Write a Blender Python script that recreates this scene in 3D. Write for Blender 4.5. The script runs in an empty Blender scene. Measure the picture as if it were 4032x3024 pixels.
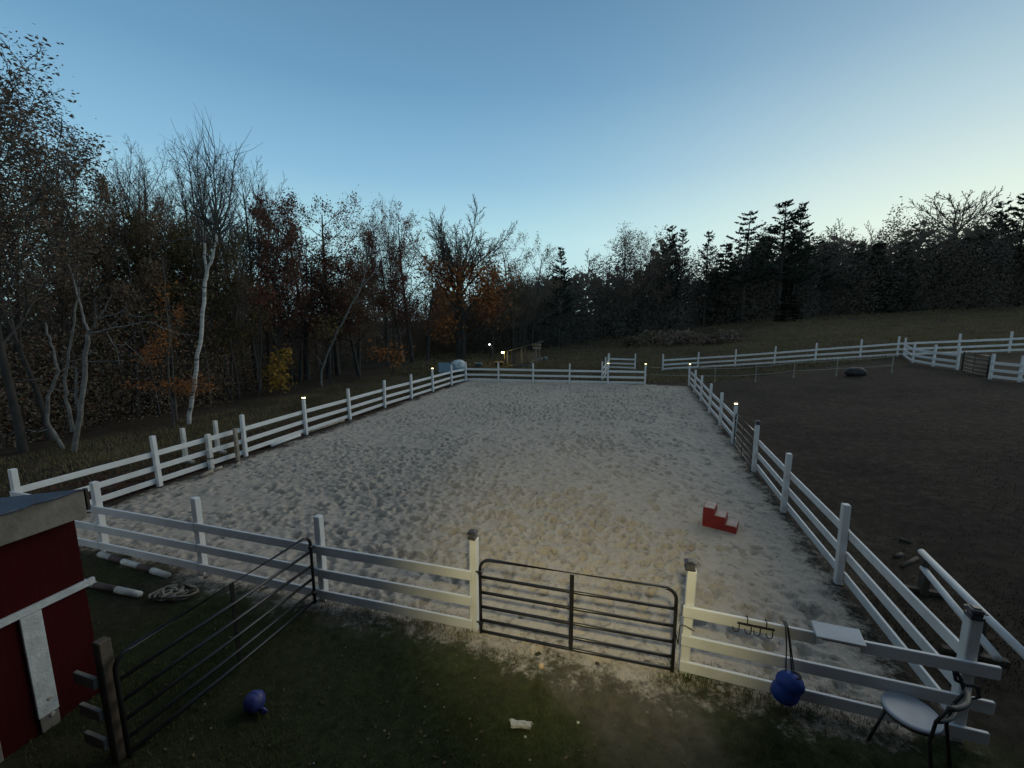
import bpy, math, random
import numpy as np
from mathutils import Matrix, Vector

sc = bpy.context.scene
COL = sc.collection

# ------------------------------------------------------------------ camera
F_PX, CAM_H = 1662.05, 4.028          # focal length in photo pixels (4032 wide), eye height
PITCH, ROLL = math.radians(8.543), math.radians(0.242)
_f = np.array([0, math.cos(PITCH), -math.sin(PITCH)])
_r = np.array([1.0, 0, 0])
_d = np.cross(_f, _r)
_r2 = _r*math.cos(ROLL) + _d*math.sin(ROLL)
_d2 = -_r*math.sin(ROLL) + _d*math.cos(ROLL)
cam = bpy.data.cameras.new('camera')
cam_ob = bpy.data.objects.new('camera', cam)
COL.objects.link(cam_ob)
sc.camera = cam_ob
cam.sensor_width = 36.0
cam.lens = F_PX/4032*36.0
cam.clip_start, cam.clip_end = 0.05, 6000
m = Matrix.Identity(4)
for i in range(3):
    m[i][0], m[i][1], m[i][2] = _r2[i], -_d2[i], -_f[i]
m[2][3] = CAM_H
cam_ob.matrix_world = m

# ------------------------------------------------------------------ sky and exposure
GLOW_AZ, GLOW_EL = math.radians(52), math.radians(1.0)      # where the sun went down
world = bpy.data.worlds.new("World")
sc.world = world
world.use_nodes = True
nt = world.node_tree
bg = nt.nodes['Background']

def N(tree, typ, **kw):
    n = tree.nodes.new(typ)
    for k, v in kw.items():
        setattr(n, k, v)
    return n

def math_node(tree, op, a, b=None, c=None, clamp=False):
    n = tree.nodes.new('ShaderNodeMath'); n.operation = op; n.use_clamp = clamp
    for i, v in enumerate((a, b, c)):
        if v is None: continue
        if isinstance(v, (int, float)): n.inputs[i].default_value = v
        else: tree.links.new(v, n.inputs[i])
    return n.outputs[0]

def ramp(tree, fac, stops, interp='LINEAR'):
    n = tree.nodes.new('ShaderNodeValToRGB'); cr = n.color_ramp; cr.interpolation = interp
    while len(cr.elements) < len(stops): cr.elements.new(0.5)
    for e, (p, c) in zip(cr.elements, stops):
        e.position = p; e.color = (c[0], c[1], c[2], 1)
    if fac is not None: tree.links.new(fac, n.inputs[0])
    return n.outputs[0]

def mixc(tree, fac, a, b, mode='MIX'):
    n = tree.nodes.new('ShaderNodeMix'); n.data_type = 'RGBA'; n.blend_type = mode
    for sock, v in ((n.inputs[0], fac), (n.inputs[6], a), (n.inputs[7], b)):
        if isinstance(v, (int, float)): sock.default_value = v
        elif isinstance(v, (tuple, list)): sock.default_value = (v[0], v[1], v[2], 1)
        else: tree.links.new(v, sock)
    return n.outputs[2]

tc = N(nt, 'ShaderNodeTexCoord')
sep = N(nt, 'ShaderNodeSeparateXYZ'); nt.links.new(tc.outputs['Generated'], sep.inputs[0])
zz = math_node(nt, 'MAXIMUM', sep.outputs[2], 0.0)
elev = math_node(nt, 'DIVIDE', math_node(nt, 'ARCSINE', zz), math.pi/2)
base_sky = ramp(nt, elev, [
    (0.00, (.56, .86, .92)), (0.11, (.51, .84, .93)), (0.19, (.30, .58, .80)),
    (0.29, (.172, .385, .61)), (0.40, (.122, .268, .445)), (0.60, (.128, .215, .315)), (1.0, (.14, .20, .265))])
# the twilight arch opposite the sunset, faintly pink and pale
gx, gy = math.sin(GLOW_AZ), math.cos(GLOW_AZ)
hor = math_node(nt, 'SQRT', math_node(nt, 'MAXIMUM', math_node(nt, 'SUBTRACT', 1.0, math_node(nt, 'MULTIPLY', zz, zz)), 1e-4))
azc = math_node(nt, 'DIVIDE', math_node(nt, 'ADD', math_node(nt, 'MULTIPLY', sep.outputs[0], gx), math_node(nt, 'MULTIPLY', sep.outputs[1], gy)), hor)
anti = math_node(nt, 'MULTIPLY', math_node(nt, 'SMOOTH_MIN', math_node(nt, 'MAXIMUM', math_node(nt, 'MULTIPLY_ADD', azc, -1.3, -0.25), 0.0), 1.0, 0.1),
                 math_node(nt, 'POWER', math_node(nt, 'SUBTRACT', 1.0, elev), 2.0), clamp=True)
sky1 = mixc(nt, anti, base_sky, (.57, .55, .50))
# glow above the set sun: wide along the horizon, narrower upwards
glow_az = math_node(nt, 'POWER', math_node(nt, 'MAXIMUM', math_node(nt, 'MULTIPLY_ADD', azc, 0.5, 0.5), 0.0), 11.0)
glow_el = math_node(nt, 'POWER', 2.718, math_node(nt, 'MULTIPLY', math_node(nt, 'POWER', math_node(nt, 'DIVIDE', elev, 0.20), 1.5), -1.0))
glow = math_node(nt, 'MULTIPLY', glow_az, glow_el, clamp=True)
sky2 = mixc(nt, math_node(nt, 'MULTIPLY', glow, 0.95), sky1, (1.14, 1.16, .90))
# a little of the physical sky with the sun low, for its natural unevenness
nish = N(nt, 'ShaderNodeTexSky', sky_type='NISHITA', sun_disc=False)
nish.sun_elevation = math.radians(1.0); nish.sun_rotation = GLOW_AZ; nish.ozone_density = 4.0
nscaled = N(nt, 'ShaderNodeVectorMath', operation='SCALE'); nt.links.new(nish.outputs[0], nscaled.inputs[0]); nscaled.inputs[3].default_value = 0.10
sky3 = mixc(nt, 0.10, sky2, nscaled.outputs[0])
nt.links.new(sky3, bg.inputs[0])
bg.inputs[1].default_value = 0.74

sc.view_settings.view_transform = 'Standard'
sc.view_settings.look = 'None'
sc.view_settings.gamma = 1.0
sc.view_settings.exposure = 0.40
sc.view_settings.use_curve_mapping = False
sc.cycles.max_bounces = 6
sc.cycles.diffuse_bounces = 3
sc.cycles.transparent_max_bounces = 4

# what is left of the sunset: a very broad, weak light from the glow
sun = bpy.data.lights.new('sun', 'SUN'); sun.energy = 1.0; sun.angle = math.radians(55); sun.color = (1.0, .90, .74)
sun_ob = bpy.data.objects.new('sun', sun); COL.objects.link(sun_ob)
_se = math.radians(20)
sun_ob.rotation_euler = Vector((-math.sin(GLOW_AZ)*math.cos(_se), -math.cos(GLOW_AZ)*math.cos(_se), -math.sin(_se))).to_track_quat('-Z', 'Y').to_euler()

# warm light of the barn doorway that the photographer stands in
lamp = bpy.data.lights.new('barn_light', 'SPOT')
lamp.energy = 900.0
lamp.color = (1.0, 0.90, 0.50)
lamp.spot_size = math.radians(47); lamp.spot_blend = 1.0
lamp.shadow_soft_size = 0.12
lamp_ob = bpy.data.objects.new('barn_light', lamp); COL.objects.link(lamp_ob)
lamp_ob.location = (0.15, -0.15, 4.7)
lamp_ob.rotation_euler = (Vector((1.05, 6.6, 0.0)) - Vector(lamp_ob.location)).to_track_quat('-Z', 'Y').to_euler()

# ------------------------------------------------------------------ helpers
R = np.random.default_rng(7)
UP = np.array([0, 0, 1.0])

def ray(x, y):
    a = (x-2016)/F_PX; b = (y-1512)/F_PX
    v = _r2*a + _d2*b + _f
    return v

def at(x, y, z=0.0):
    v = ray(x, y); t = (z-CAM_H)/v[2]
    return np.array([v[0]*t, v[1]*t, z])

def at_d(x, y, d):
    v = ray(x, y); t = d/v[1]
    return np.array([v[0]*t, d, CAM_H+v[2]*t])

TH = math.radians(16.752)
U = np.array([math.sin(TH), math.cos(TH)]); V = np.array([math.cos(TH), -math.sin(TH)])
O = np.array([-9.43, 7.66])
def uv(u, v, z=0.0):
    p = O + U*u + V*v
    return np.array([p[0], p[1], z])
def to_uv(x, y):
    return (x-O[0])*U[0]+(y-O[1])*U[1], (x-O[0])*V[0]+(y-O[1])*V[1]

def sstep(a, b, x):
    t = np.clip((np.asarray(x, float)-a)/(b-a), 0, 1); return t*t*(3-2*t)

class VNoise:
    """cheap tiling value noise on a 2-D lattice"""
    def __init__(s, seed, n=256):
        s.n = n; s.g = np.random.default_rng(seed).random((n, n))*2-1
    def __call__(s, x, y):
        x = np.asarray(x, float); y = np.asarray(y, float)
        xi = np.floor(x).astype(int); yi = np.floor(y).astype(int)
        fx = x-xi; fy = y-yi; fx = fx*fx*(3-2*fx); fy = fy*fy*(3-2*fy); n = s.n
        a = s.g[xi % n, yi % n]; b = s.g[(xi+1) % n, yi % n]; c = s.g[xi % n, (yi+1) % n]; d = s.g[(xi+1) % n, (yi+1) % n]
        return (a*(1-fx)+b*fx)*(1-fy)+(c*(1-fx)+d*fx)*fy
N1, N2, N3 = VNoise(1), VNoise(2), VNoise(3)

def terrain(x, y):
    x = np.asarray(x, float); y = np.asarray(y, float)
    u, v = to_uv(x, y)
    w = np.clip(x-(4.6+np.clip(y-3.54, -4, 90)*0.301), 0, None)
    w = np.minimum(w, 60)
    s = (0.112*np.clip(w-0.6, 0, 14)+0.035*np.clip(w-14.6, 0, 50))*sstep(0, 3, w)*sstep(-2, 10, y)
    far = 0.052*np.clip(u-26.0, 0, 60)*sstep(-4, 26, x)
    far = far + 0.0009*np.clip(u-24, 0, 60)**1.2*sstep(10, -10, x)
    r = np.hypot(x, y)
    bump = 0.10*N1(x*.21+9, y*.21)+0.05*N2(x*.7, y*.7)
    inside = sstep(-1.0, 0.3, u)*sstep(24.4, 23.0, u)*sstep(-1.6, -.1, v)*sstep(15.6, 14.3, v)
    near = sstep(9.0, 5.0, y)*sstep(9, 5, np.abs(x))
    bump = bump*(1-inside)*(1-near*.9)*sstep(0, 3.0, np.maximum(np.maximum(-v, v-14.3), np.maximum(u-23.1, -u))+0.2)
    fine = 0.012*N3(x*3.1, y*3.1)*(1-inside)*sstep(60, 30, r)
    return s+far+bump+fine
def tz(x, y): return float(terrain(x, y))
def gp(px, py):
    """the point of the terrain seen at a pixel of the photograph"""
    v = ray(px, py); t = 1.0
    for _ in range(4000):
        p = np.array([v[0]*t, v[1]*t, CAM_H+v[2]*t])
        if p[2] <= tz(p[0], p[1]) or t > 200: break
        t += 0.03
    return p
def on(x, y): return np.array([x, y, tz(x, y)])

class MB:
    def __init__(s): s.v = []; s.q = []; s.t = []; s.n = 0
    def add(s, v, q=None, t=None):
        v = np.asarray(v, float).reshape(-1, 3)
        if q is not None and len(q): s.q.append(np.asarray(q, int).reshape(-1, 4)+s.n)
        if t is not None and len(t): s.t.append(np.asarray(t, int).reshape(-1, 3)+s.n)
        s.v.append(v); s.n += len(v)
    def mesh(s, name, smooth=False):
        me = bpy.data.meshes.new(name)
        v = np.concatenate(s.v) if s.v else np.zeros((0, 3))
        q = np.concatenate(s.q) if s.q else np.zeros((0, 4), int)
        t = np.concatenate(s.t) if s.t else np.zeros((0, 3), int)
        me.vertices.add(len(v)); me.vertices.foreach_set('co', v.astype(np.float32).ravel())
        nl = len(q)*4+len(t)*3
        me.loops.add(nl)
        me.loops.foreach_set('vertex_index', np.concatenate([q.ravel(), t.ravel()]).astype(np.int32))
        me.polygons.add(len(q)+len(t))
        st = np.concatenate([np.arange(len(q))*4, len(q)*4+np.arange(len(t))*3]).astype(np.int32)
        me.polygons.foreach_set('loop_start', st)
        me.polygons.foreach_set('use_smooth', np.full(len(q)+len(t), bool(smooth)))
        me.update(calc_edges=True)
        return me
    # --- shapes
    def box(s, c, size, rot=None, bev=0.0, taper=1.0):
        hx, hy, hz = np.array(size)/2.0
        if bev <= 0:
            v = np.array([[x, y, z] for z in (-hz, hz) for y in (-hy, hy) for x in (-hx, hx)])
            if taper != 1.0: v[4:, :2] *= taper
            q = [[0, 2, 3, 1], [4, 5, 7, 6], [0, 1, 5, 4], [2, 6, 7, 3], [0, 4, 6, 2], [1, 3, 7, 5]]
            t = None
        else:
            b = min(bev, hx*.9, hy*.9, hz*.9); v = []; idx = {}
            for sx in (-1, 1):
                for sy in (-1, 1):
                    for sz in (-1, 1):
                        for ax in range(3):
                            p = [sx*(hx-b), sy*(hy-b), sz*(hz-b)]
                            p[ax] = (sx*hx, sy*hy, sz*hz)[ax]
                            idx[(sx, sy, sz, ax)] = len(v); v.append(p)
            v = np.array(v); q = []; t = []
            if taper != 1.0: v[v[:, 2] > 0, :2] *= taper
            for sg in (-1, 1):
                o = [(-1, -1), (1, -1), (1, 1), (-1, 1)]
                q.append([idx[(sg, a, c2, 0)] for a, c2 in o][::sg])
                q.append([idx[(a, sg, c2, 1)] for a, c2 in o][::-sg])
                q.append([idx[(a, c2, sg, 2)] for a, c2 in o][::sg])
            for a in (-1, 1):
                for c2 in (-1, 1):
                    q.append([idx[(a, c2, -1, 0)], idx[(a, c2, 1, 0)], idx[(a, c2, 1, 1)], idx[(a, c2, -1, 1)]][::(1 if a*c2 < 0 else -1)])
                    q.append([idx[(a, -1, c2, 0)], idx[(a, 1, c2, 0)], idx[(a, 1, c2, 2)], idx[(a, -1, c2, 2)]][::(-1 if a*c2 < 0 else 1)])
                    q.append([idx[(-1, a, c2, 1)], idx[(1, a, c2, 1)], idx[(1, a, c2, 2)], idx[(-1, a, c2, 2)]][::(1 if a*c2 < 0 else -1)])
            for sx in (-1, 1):
                for sy in (-1, 1):
                    for sz in (-1, 1):
                        t.append([idx[(sx, sy, sz, k)] for k in range(3)][::sx*sy*sz])
        if rot is not None: v = v @ np.asarray(rot).T
        s.add(v+np.asarray(c, float), q, t); return s
    def tube(s, pts, rad, k=8, cap=True):
        p = np.asarray(pts, float); n = len(p)
        r = np.full(n, rad, float) if np.isscalar(rad) else np.asarray(rad, float)
        t = np.gradient(p, axis=0); t /= np.linalg.norm(t, axis=1)[:, None]+1e-9
        ref = np.array([1.0, 0, 0]) if abs(t[0][0]) < 0.8 else np.array([0, 1.0, 0])
        if abs(t[0][2]) < 0.9 and n < 3: ref = UP
        b = np.cross(t, ref); b /= np.linalg.norm(b, axis=1)[:, None]+1e-9
        nn = np.cross(b, t)
        a = np.arange(k)*2*math.pi/k
        ring = p[:, None, :]+r[:, None, None]*(np.cos(a)[None, :, None]*nn[:, None, :]+np.sin(a)[None, :, None]*b[:, None, :])
        v = ring.reshape(-1, 3)
        i = np.arange(n-1)[:, None]*k; j = np.arange(k)[None, :]; j2 = (j+1) % k
        q = np.stack([i+j, i+k+j, i+k+j2, i+j2], -1).reshape(-1, 4)
        tt = []
        if cap and k > 3:
            c0 = len(v); v = np.concatenate([v, p[:1], p[-1:]])
            for jj in range(k):
                tt.append([c0, jj, (jj+1) % k]); tt.append([c0+1, (n-1)*k+(jj+1) % k, (n-1)*k+jj])
        s.add(v, q, tt); return s
    def lathe(s, c, prof, k=20, rot=None):
        prof = np.asarray(prof, float); n = len(prof); a = np.arange(k)*2*math.pi/k
        v = np.stack([prof[:, 0][:, None]*np.cos(a), prof[:, 0][:, None]*np.sin(a), np.repeat(prof[:, 1][:, None], k, 1)], -1).reshape(-1, 3)
        i = np.arange(n-1)[:, None]*k; j = np.arange(k)[None, :]; j2 = (j+1) % k
        q = np.stack([i+j, i+j2, i+k+j2, i+k+j], -1).reshape(-1, 4)
        if rot is not None: v = v @ np.asarray(rot).T
        s.add(v+np.asarray(c, float), q); return s
    def prism(s, poly, a, b):
        """poly: list of 3-D points (front outline), extruded by vector b-a"""
        p = np.asarray(poly, float); n = len(p); e = np.asarray(b, float)-np.asarray(a, float)
        v = np.concatenate([p, p+e]); me_t = []
        q = [[i, (i+1) % n, n+(i+1) % n, n+i] for i in range(n)]
        s.add(v, q, None); return s

def obj(name, mb, mat=None, parent=None, smooth=False, loc=None):
    me = mb.mesh(name, smooth) if isinstance(mb, MB) else mb
    if mat is not None and not me.materials: me.materials.append(mat)
    o = bpy.data.objects.new(name, me); COL.objects.link(o)
    if parent is not None: o.parent = parent
    if loc is not None: o.location = loc
    return o
def tag(o, label=None, cat=None, group=None, kind=None):
    if label: o['label'] = label
    if cat: o['category'] = cat
    if group: o['group'] = group
    if kind: o['kind'] = kind
    return o
def thing(name, label, cat, loc=(0, 0, 0), rz=0.0, group=None):
    o = bpy.data.objects.new(name, None); COL.objects.link(o)
    o.empty_display_size = 0.2
    o.location = tuple(float(c) for c in loc); o.rotation_euler = (0, 0, rz)
    return tag(o, label, cat, group)
def copy_tree(o, parent=None):
    c = o.copy(); COL.objects.link(c)
    if parent is not None: c.parent = parent
    for ch in list(o.children): copy_tree(ch, c)
    return c
def rotz(a):
    c, s_ = math.cos(a), math.sin(a); return np.array([[c, -s_, 0], [s_, c, 0], [0, 0, 1.0]])
def rot_from(d, up=UP):
    """columns: x along d"""
    x = np.asarray(d, float); x = x/np.linalg.norm(x)
    y = np.cross(up, x); y /= np.linalg.norm(y); z = np.cross(x, y)
    return np.stack([x, y, z], 1)

# ------------------------------------------------------------------ materials
def material(name, c1, c2=None, scale=4.0, rough=0.8, bump=0.0, bscale=40.0, metal=0.0, stretch=(1, 1, 1), detail=4.0, spec=None, trans=0.0, lo=.35, hi=.65):
    mt = bpy.data.materials.new(name); mt.use_nodes = True; t = mt.node_tree
    b = t.nodes['Principled BSDF']; b.inputs['Roughness'].default_value = rough; b.inputs['Metallic'].default_value = metal
    if spec is not None: b.inputs['Specular IOR Level'].default_value = spec
    g = N(t, 'ShaderNodeTexCoord'); mp = N(t, 'ShaderNodeMapping'); mp.inputs['Scale'].default_value = stretch
    t.links.new(g.outputs['Object'], mp.inputs[0])
    if c2 is None: b.inputs['Base Color'].default_value = (*c1, 1)
    else:
        n = N(t, 'ShaderNodeTexNoise'); n.inputs['Scale'].default_value = scale; n.inputs['Detail'].default_value = detail
        t.links.new(mp.outputs[0], n.inputs[0])
        t.links.new(ramp(t, n.outputs[0], [(lo, c1), (hi, c2)]), b.inputs['Base Color'])
    if bump > 0:
        n2 = N(t, 'ShaderNodeTexNoise'); n2.inputs['Scale'].default_value = bscale; n2.inputs['Detail'].default_value = 5
        t.links.new(mp.outputs[0], n2.inputs[0])
        bp = N(t, 'ShaderNodeBump'); bp.inputs['Strength'].default_value = bump; bp.inputs['Distance'].default_value = 0.02
        t.links.new(n2.outputs[0], bp.inputs['Height']); t.links.new(bp.outputs[0], b.inputs['Normal'])
    return mt
def leaf_material(name, cols, trans=0.25, scale=1.3):
    mt = bpy.data.materials.new(name); mt.use_nodes = True; t = mt.node_tree
    t.nodes.remove(t.nodes['Principled BSDF'])
    out = [n for n in t.nodes if n.type == 'OUTPUT_MATERIAL'][0]
    g = N(t, 'ShaderNodeTexCoord'); oi = N(t, 'ShaderNodeObjectInfo')
    add = N(t, 'ShaderNodeVectorMath', operation='ADD'); t.links.new(g.outputs['Object'], add.inputs[0]); t.links.new(oi.outputs['Random'], add.inputs[1])
    n = N(t, 'ShaderNodeTexNoise'); n.inputs['Scale'].default_value = scale; n.inputs['Detail'].default_value = 6; n.inputs['Roughness'].default_value = .75
    t.links.new(add.outputs[0], n.inputs[0])
    k = len(cols); col = ramp(t, n.outputs[0], [(.3+.4*i/max(1, k-1), c) for i, c in enumerate(cols)])
    hs = N(t, 'ShaderNodeHueSaturation'); t.links.new(col, hs.inputs['Color'])
    t.links.new(math_node(t, 'MULTIPLY_ADD', oi.outputs['Random'], 0.5, 0.75), hs.inputs['Value'])
    d = N(t, 'ShaderNodeBsdfDiffuse'); tr = N(t, 'ShaderNodeBsdfTranslucent'); mx = N(t, 'ShaderNodeMixShader'); mx.inputs[0].default_value = trans
    t.links.new(hs.outputs[0], d.inputs[0]); t.links.new(hs.outputs[0], tr.inputs[0])
    t.links.new(d.outputs[0], mx.inputs[1]); t.links.new(tr.outputs[0], mx.inputs[2]); t.links.new(mx.outputs[0], out.inputs[0])
    return mt
def emissive(name, c, strength):
    mt = bpy.data.materials.new(name); mt.use_nodes = True; b = mt.node_tree.nodes['Principled BSDF']
    b.inputs['Base Color'].default_value = (*c, 1); b.inputs['Emission Color'].default_value = (*c, 1); b.inputs['Emission Strength'].default_value = strength
    return mt

WHITE = material('white_fence_paint', (.66, .66, .655), (.50, .50, .49), 2.3, .6, .15, 22, detail=10, lo=.3, hi=.8)
WHITE_OLD = material('worn_white_paint', (.62, .61, .57), (.40, .38, .34), 7, .75, .3, 30)
BLACK = material('black_gate_enamel', (.012, .012, .015), (.022, .02, .02), 9, .30)
BROWNPIPE = material('weathered_gate_pipe', (.16, .13, .11), (.09, .07, .06), 6, .5)
SOLAR = material('dark_solar_cap', (.035, .033, .04), (.06, .055, .06), 12, .45)
LIT = emissive('lit_solar_lens', (1.0, .84, .34), 6.0)
UNLIT = material('unlit_solar_lens', (.09, .09, .10), None, rough=.25)
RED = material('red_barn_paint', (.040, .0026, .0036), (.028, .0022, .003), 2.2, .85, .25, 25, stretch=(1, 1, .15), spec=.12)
REDBLOCK = material('red_moulded_plastic', (.21, .012, .011), (.16, .011, .010), 5, .6)
TREAD = material('sandy_worn_tread', (.46, .40, .36), (.36, .25, .22), 9, .85, .3, 60)
GREYWOOD = material('weathered_grey_wood', (.20, .185, .165), (.125, .115, .10), 5, .85, .5, 14, stretch=(1, 1, 1), detail=8)
DARKWOOD = material('old_brown_wood', (.085, .068, .05), (.05, .04, .03), 6, .9, .4, 20)
PEBBLE = material('dull_pebble', (.26, .24, .21), (.15, .14, .125), 14, .9)
PALEWOOD = material('bare_pale_wood', (.30, .26, .21), (.17, .14, .11), 8, .85, .4, 25)
ROOFMETAL = material('blue_grey_roof_metal', (.030, .048, .085), (.022, .035, .062), 3, .6)
TRIM = material('white_trim_board', (.52, .56, .57), (.40, .43, .44), 9, .7, .3, 40)
DARKMETAL = material('dark_iron', (.015, .014, .014), (.03, .026, .022), 10, .5)
BLUE = material('bright_blue_plastic', (.006, .04, .26), (.004, .028, .18), 7, .6)
BLUEBALL = material('violet_blue_rubber', (.032, .040, .17), (.026, .030, .13), 8, .5)
TAN = material('tan_rubber', (.46, .33, .20), (.38, .26, .16), 20, .6)
STRAP = material('dark_strap', (.014, .014, .018), (.022, .022, .026), 20, .8)
SEAT = material('pale_grey_seat', (.40, .42, .46), (.33, .35, .38), 8, .45)
MAROON = material('maroon_paint_band', (.09, .055, .05), (.06, .038, .034), 9, .7)
BARK = material('grey_bark', (.085, .076, .068), (.048, .043, .039), 6, .95, .6, 18, stretch=(1, 1, .3))
BARK_DK = material('dark_bark', (.048, .042, .037), (.028, .024, .021), 6, .95, .6, 18, stretch=(1, 1, .3))
BARK_PALE = material('pale_lichened_bark', (.19, .18, .165), (.10, .094, .086), 5, .95, .5, 18)
TAPE = material('pale_electric_tape', (.34, .33, .29), None, rough=.7)
TARPW = material('dirty_white_tarp', (.60, .62, .62), (.38, .40, .40), 4, .6, .4, 8)
BLUEGREY = material('blue_grey_painted_steel', (.20, .30, .36), (.15, .22, .27), 5, .5)
RUBBER = material('black_rubber', (.012, .012, .012), (.02, .02, .02), 6, .7)
STONE = material('pale_stone', (.42, .40, .36), (.28, .26, .23), 12, .9, .4, 30)
YELLOWLIT = emissive('yellow_lantern_glass', (1.0, .80, .22), 16.0)
WHITELIT = emissive('white_yard_lamp_glass', (.9, .95, 1.0), 9.0)

def birch_bark():
    mt = bpy.data.materials.new('birch_bark'); mt.use_nodes = True; t = mt.node_tree; b = t.nodes['Principled BSDF']
    b.inputs['Roughness'].default_value = .8
    g = N(t, 'ShaderNodeTexCoord'); mp = N(t, 'ShaderNodeMapping'); mp.inputs['Scale'].default_value = (1.2, 1.2, 7)
    t.links.new(g.outputs['Object'], mp.inputs[0])
    n = N(t, 'ShaderNodeTexNoise'); n.inputs['Scale'].default_value = 1.6; n.inputs['Detail'].default_value = 5
    t.links.new(mp.outputs[0], n.inputs[0])
    t.links.new(ramp(t, n.outputs[0], [(.30, (.035, .03, .028)), (.38, (.30, .29, .27)), (.55, (.52, .50, .47)), (.72, (.40, .38, .35))]), b.inputs['Base Color'])
    return mt
BIRCH = birch_bark()
L_RUST = leaf_material('rust_oak_leaves', [(.10, .044, .028), (.19, .072, .038), (.25, .10, .048)])
L_BROWN = leaf_material('brown_dry_leaves', [(.11, .083, .062), (.18, .130, .092), (.24, .172, .115)])
L_DARK = leaf_material('dark_red_brown_leaves', [(.07, .038, .030), (.12, .056, .040), (.16, .078, .050)])
L_ORANGE = leaf_material('orange_maple_leaves', [(.16, .070, .032), (.27, .110, .044), (.34, .150, .058)])
L_YELLOW = leaf_material('yellow_birch_leaves', [(.17, .10, .025), (.30, .18, .04), (.36, .23, .06)])
L_OLIVE = leaf_material('olive_fading_leaves', [(.08, .068, .038), (.13, .105, .050), (.17, .125, .058)])
L_PINE = leaf_material('dark_pine_needles', [(.022, .034, .026), (.034, .050, .038), (.046, .064, .046)], trans=.1)
L_SPRUCE = leaf_material('black_green_spruce_needles', [(.008, .012, .009), (.013, .019, .013)], trans=.05)
L_WOOD = leaf_material('dim_woodland_thicket', [(.10, .083, .070), (.17, .132, .104), (.24, .185, .138)], trans=.2, scale=.25)
L_FAR = leaf_material('far_woodland_thicket', [(.125, .118, .102), (.15, .135, .113), (.175, .150, .122)], trans=.2, scale=.12)
L_BRUSH = leaf_material('pale_field_brush', [(.10, .085, .058), (.17, .145, .10), (.24, .20, .14)], trans=.2, scale=.5)
L_GRASS = leaf_material('short_lawn_grass', [(.042, .060, .020), (.075, .092, .033), (.12, .112, .052)], trans=.2, scale=.9)
L_DRYGRASS = leaf_material('dry_verge_grass', [(.07, .060, .034), (.13, .108, .06), (.19, .155, .09)], trans=.2, scale=.5)

# ------------------------------------------------------------------ ground
def graded(lo, hi, c, n, k):
    t = np.linspace(-1, 1, n); s_ = np.sinh(k*t)/math.sinh(k)
    return c+np.where(s_ < 0, s_*(c-lo), s_*(hi-c))
def grid_mesh(X, Y, Z, keep=None):
    ny, nx = X.shape; v = np.stack([X, Y, Z], -1).reshape(-1, 3)
    i = np.arange(ny-1)[:, None]*nx; j = np.arange(nx-1)[None, :]
    q = np.stack([i+j, i+j+1, i+nx+j+1, i+nx+j], -1).reshape(-1, 4)
    mb = MB()
    if keep is not None:
        global KEEPQ
        kq = keep.reshape(-1)[q].any(1); q = q[kq]; KEEPQ = q.copy()
        used = np.unique(q); mp = np.full(len(v), -1); mp[used] = np.arange(len(used)); v = v[used]; q = mp[q]
    mb.add(v, q); return mb

def seg_d(px, py, a, b):
    ax, ay = a; bx, by = b; dx, dy = bx-ax, by-ay; L = dx*dx+dy*dy
    t_ = np.clip(((px-ax)*dx+(py-ay)*dy)/L, 0, 1); return np.hypot(px-ax-t_*dx, py-ay-t_*dy)
def ground_colour(t, g):
    """soil, lawn, dry grass and trodden dust, mixed by the masks stored on the mesh"""
    def noise(sc_, det=6, rough=.6, off=0):
        n = N(t, 'ShaderNodeTexNoise'); n.inputs['Scale'].default_value = sc_; n.inputs['Detail'].default_value = det; n.inputs['Roughness'].default_value = rough
        mp = N(t, 'ShaderNodeMapping'); mp.inputs['Location'].default_value = (off, off*.7, 0); t.links.new(g.outputs['Object'], mp.inputs[0]); t.links.new(mp.outputs[0], n.inputs[0]); return n.outputs[0]
    c = ramp(t, noise(5, 8, .7), [(.30, (.025, .0195, .0145)), (.5, (.043, .034, .0255)), (.72, (.080, .064, .048))])
    for nm, col in (('lawn', ramp(t, noise(9, 8, .75, 5), [(.3, (.020, .024, .010)), (.55, (.046, .054, .021)), (.75, (.084, .082, .038))])),
                    ('dry', ramp(t, noise(7, 8, .7, 9), [(.3, (.045, .038, .024)), (.6, (.085, .070, .044)), (.8, (.12, .10, .062))])),
                    ('dust', ramp(t, noise(6, 9, .75, 2), [(.3, (.052, .046, .037)), (.7, (.135, .118, .096))]))):
        av = N(t, 'ShaderNodeAttribute', attribute_name=nm)
        fac = av.outputs['Fac']
        if nm == 'dust': fac = math_node(t, 'MULTIPLY', fac, math_node(t, 'MULTIPLY_ADD', noise(13, 6, .75, 4), 1.6, .1), clamp=True)
        c = mixc(t, fac, c, col)
    c = mixc(t, 1.0, c, ramp(t, noise(.45, 6, .65, 11), [(.3, (.62, .64, .62)), (.7, (1.25, 1.2, 1.15))]), 'MULTIPLY')
    return c, noise
def ground_material():
    mt = bpy.data.materials.new('dusky_pasture_ground'); mt.use_nodes = True; t = mt.node_tree; b = t.nodes['Principled BSDF']
    b.inputs['Roughness'].default_value = 1.0; b.inputs['Specular IOR Level'].default_value = .1
    g = N(t, 'ShaderNodeTexCoord'); c, noise = ground_colour(t, g)
    t.links.new(c, b.inputs['Base Color'])
    bp = N(t, 'ShaderNodeBump'); bp.inputs['Strength'].default_value = .8; bp.inputs['Distance'].default_value = .03
    t.links.new(noise(28, 8, .8, 3), bp.inputs['Height']); t.links.new(bp.outputs[0], b.inputs['Normal'])
    return mt
gx_ = graded(-2500, 2500, 1.0, 330, 9.0); gy_ = graded(-2500, 2500, 6.0, 330, 9.0)
GX, GY = np.meshgrid(gx_, gy_)
GU, GV = to_uv(GX, GY)
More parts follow.
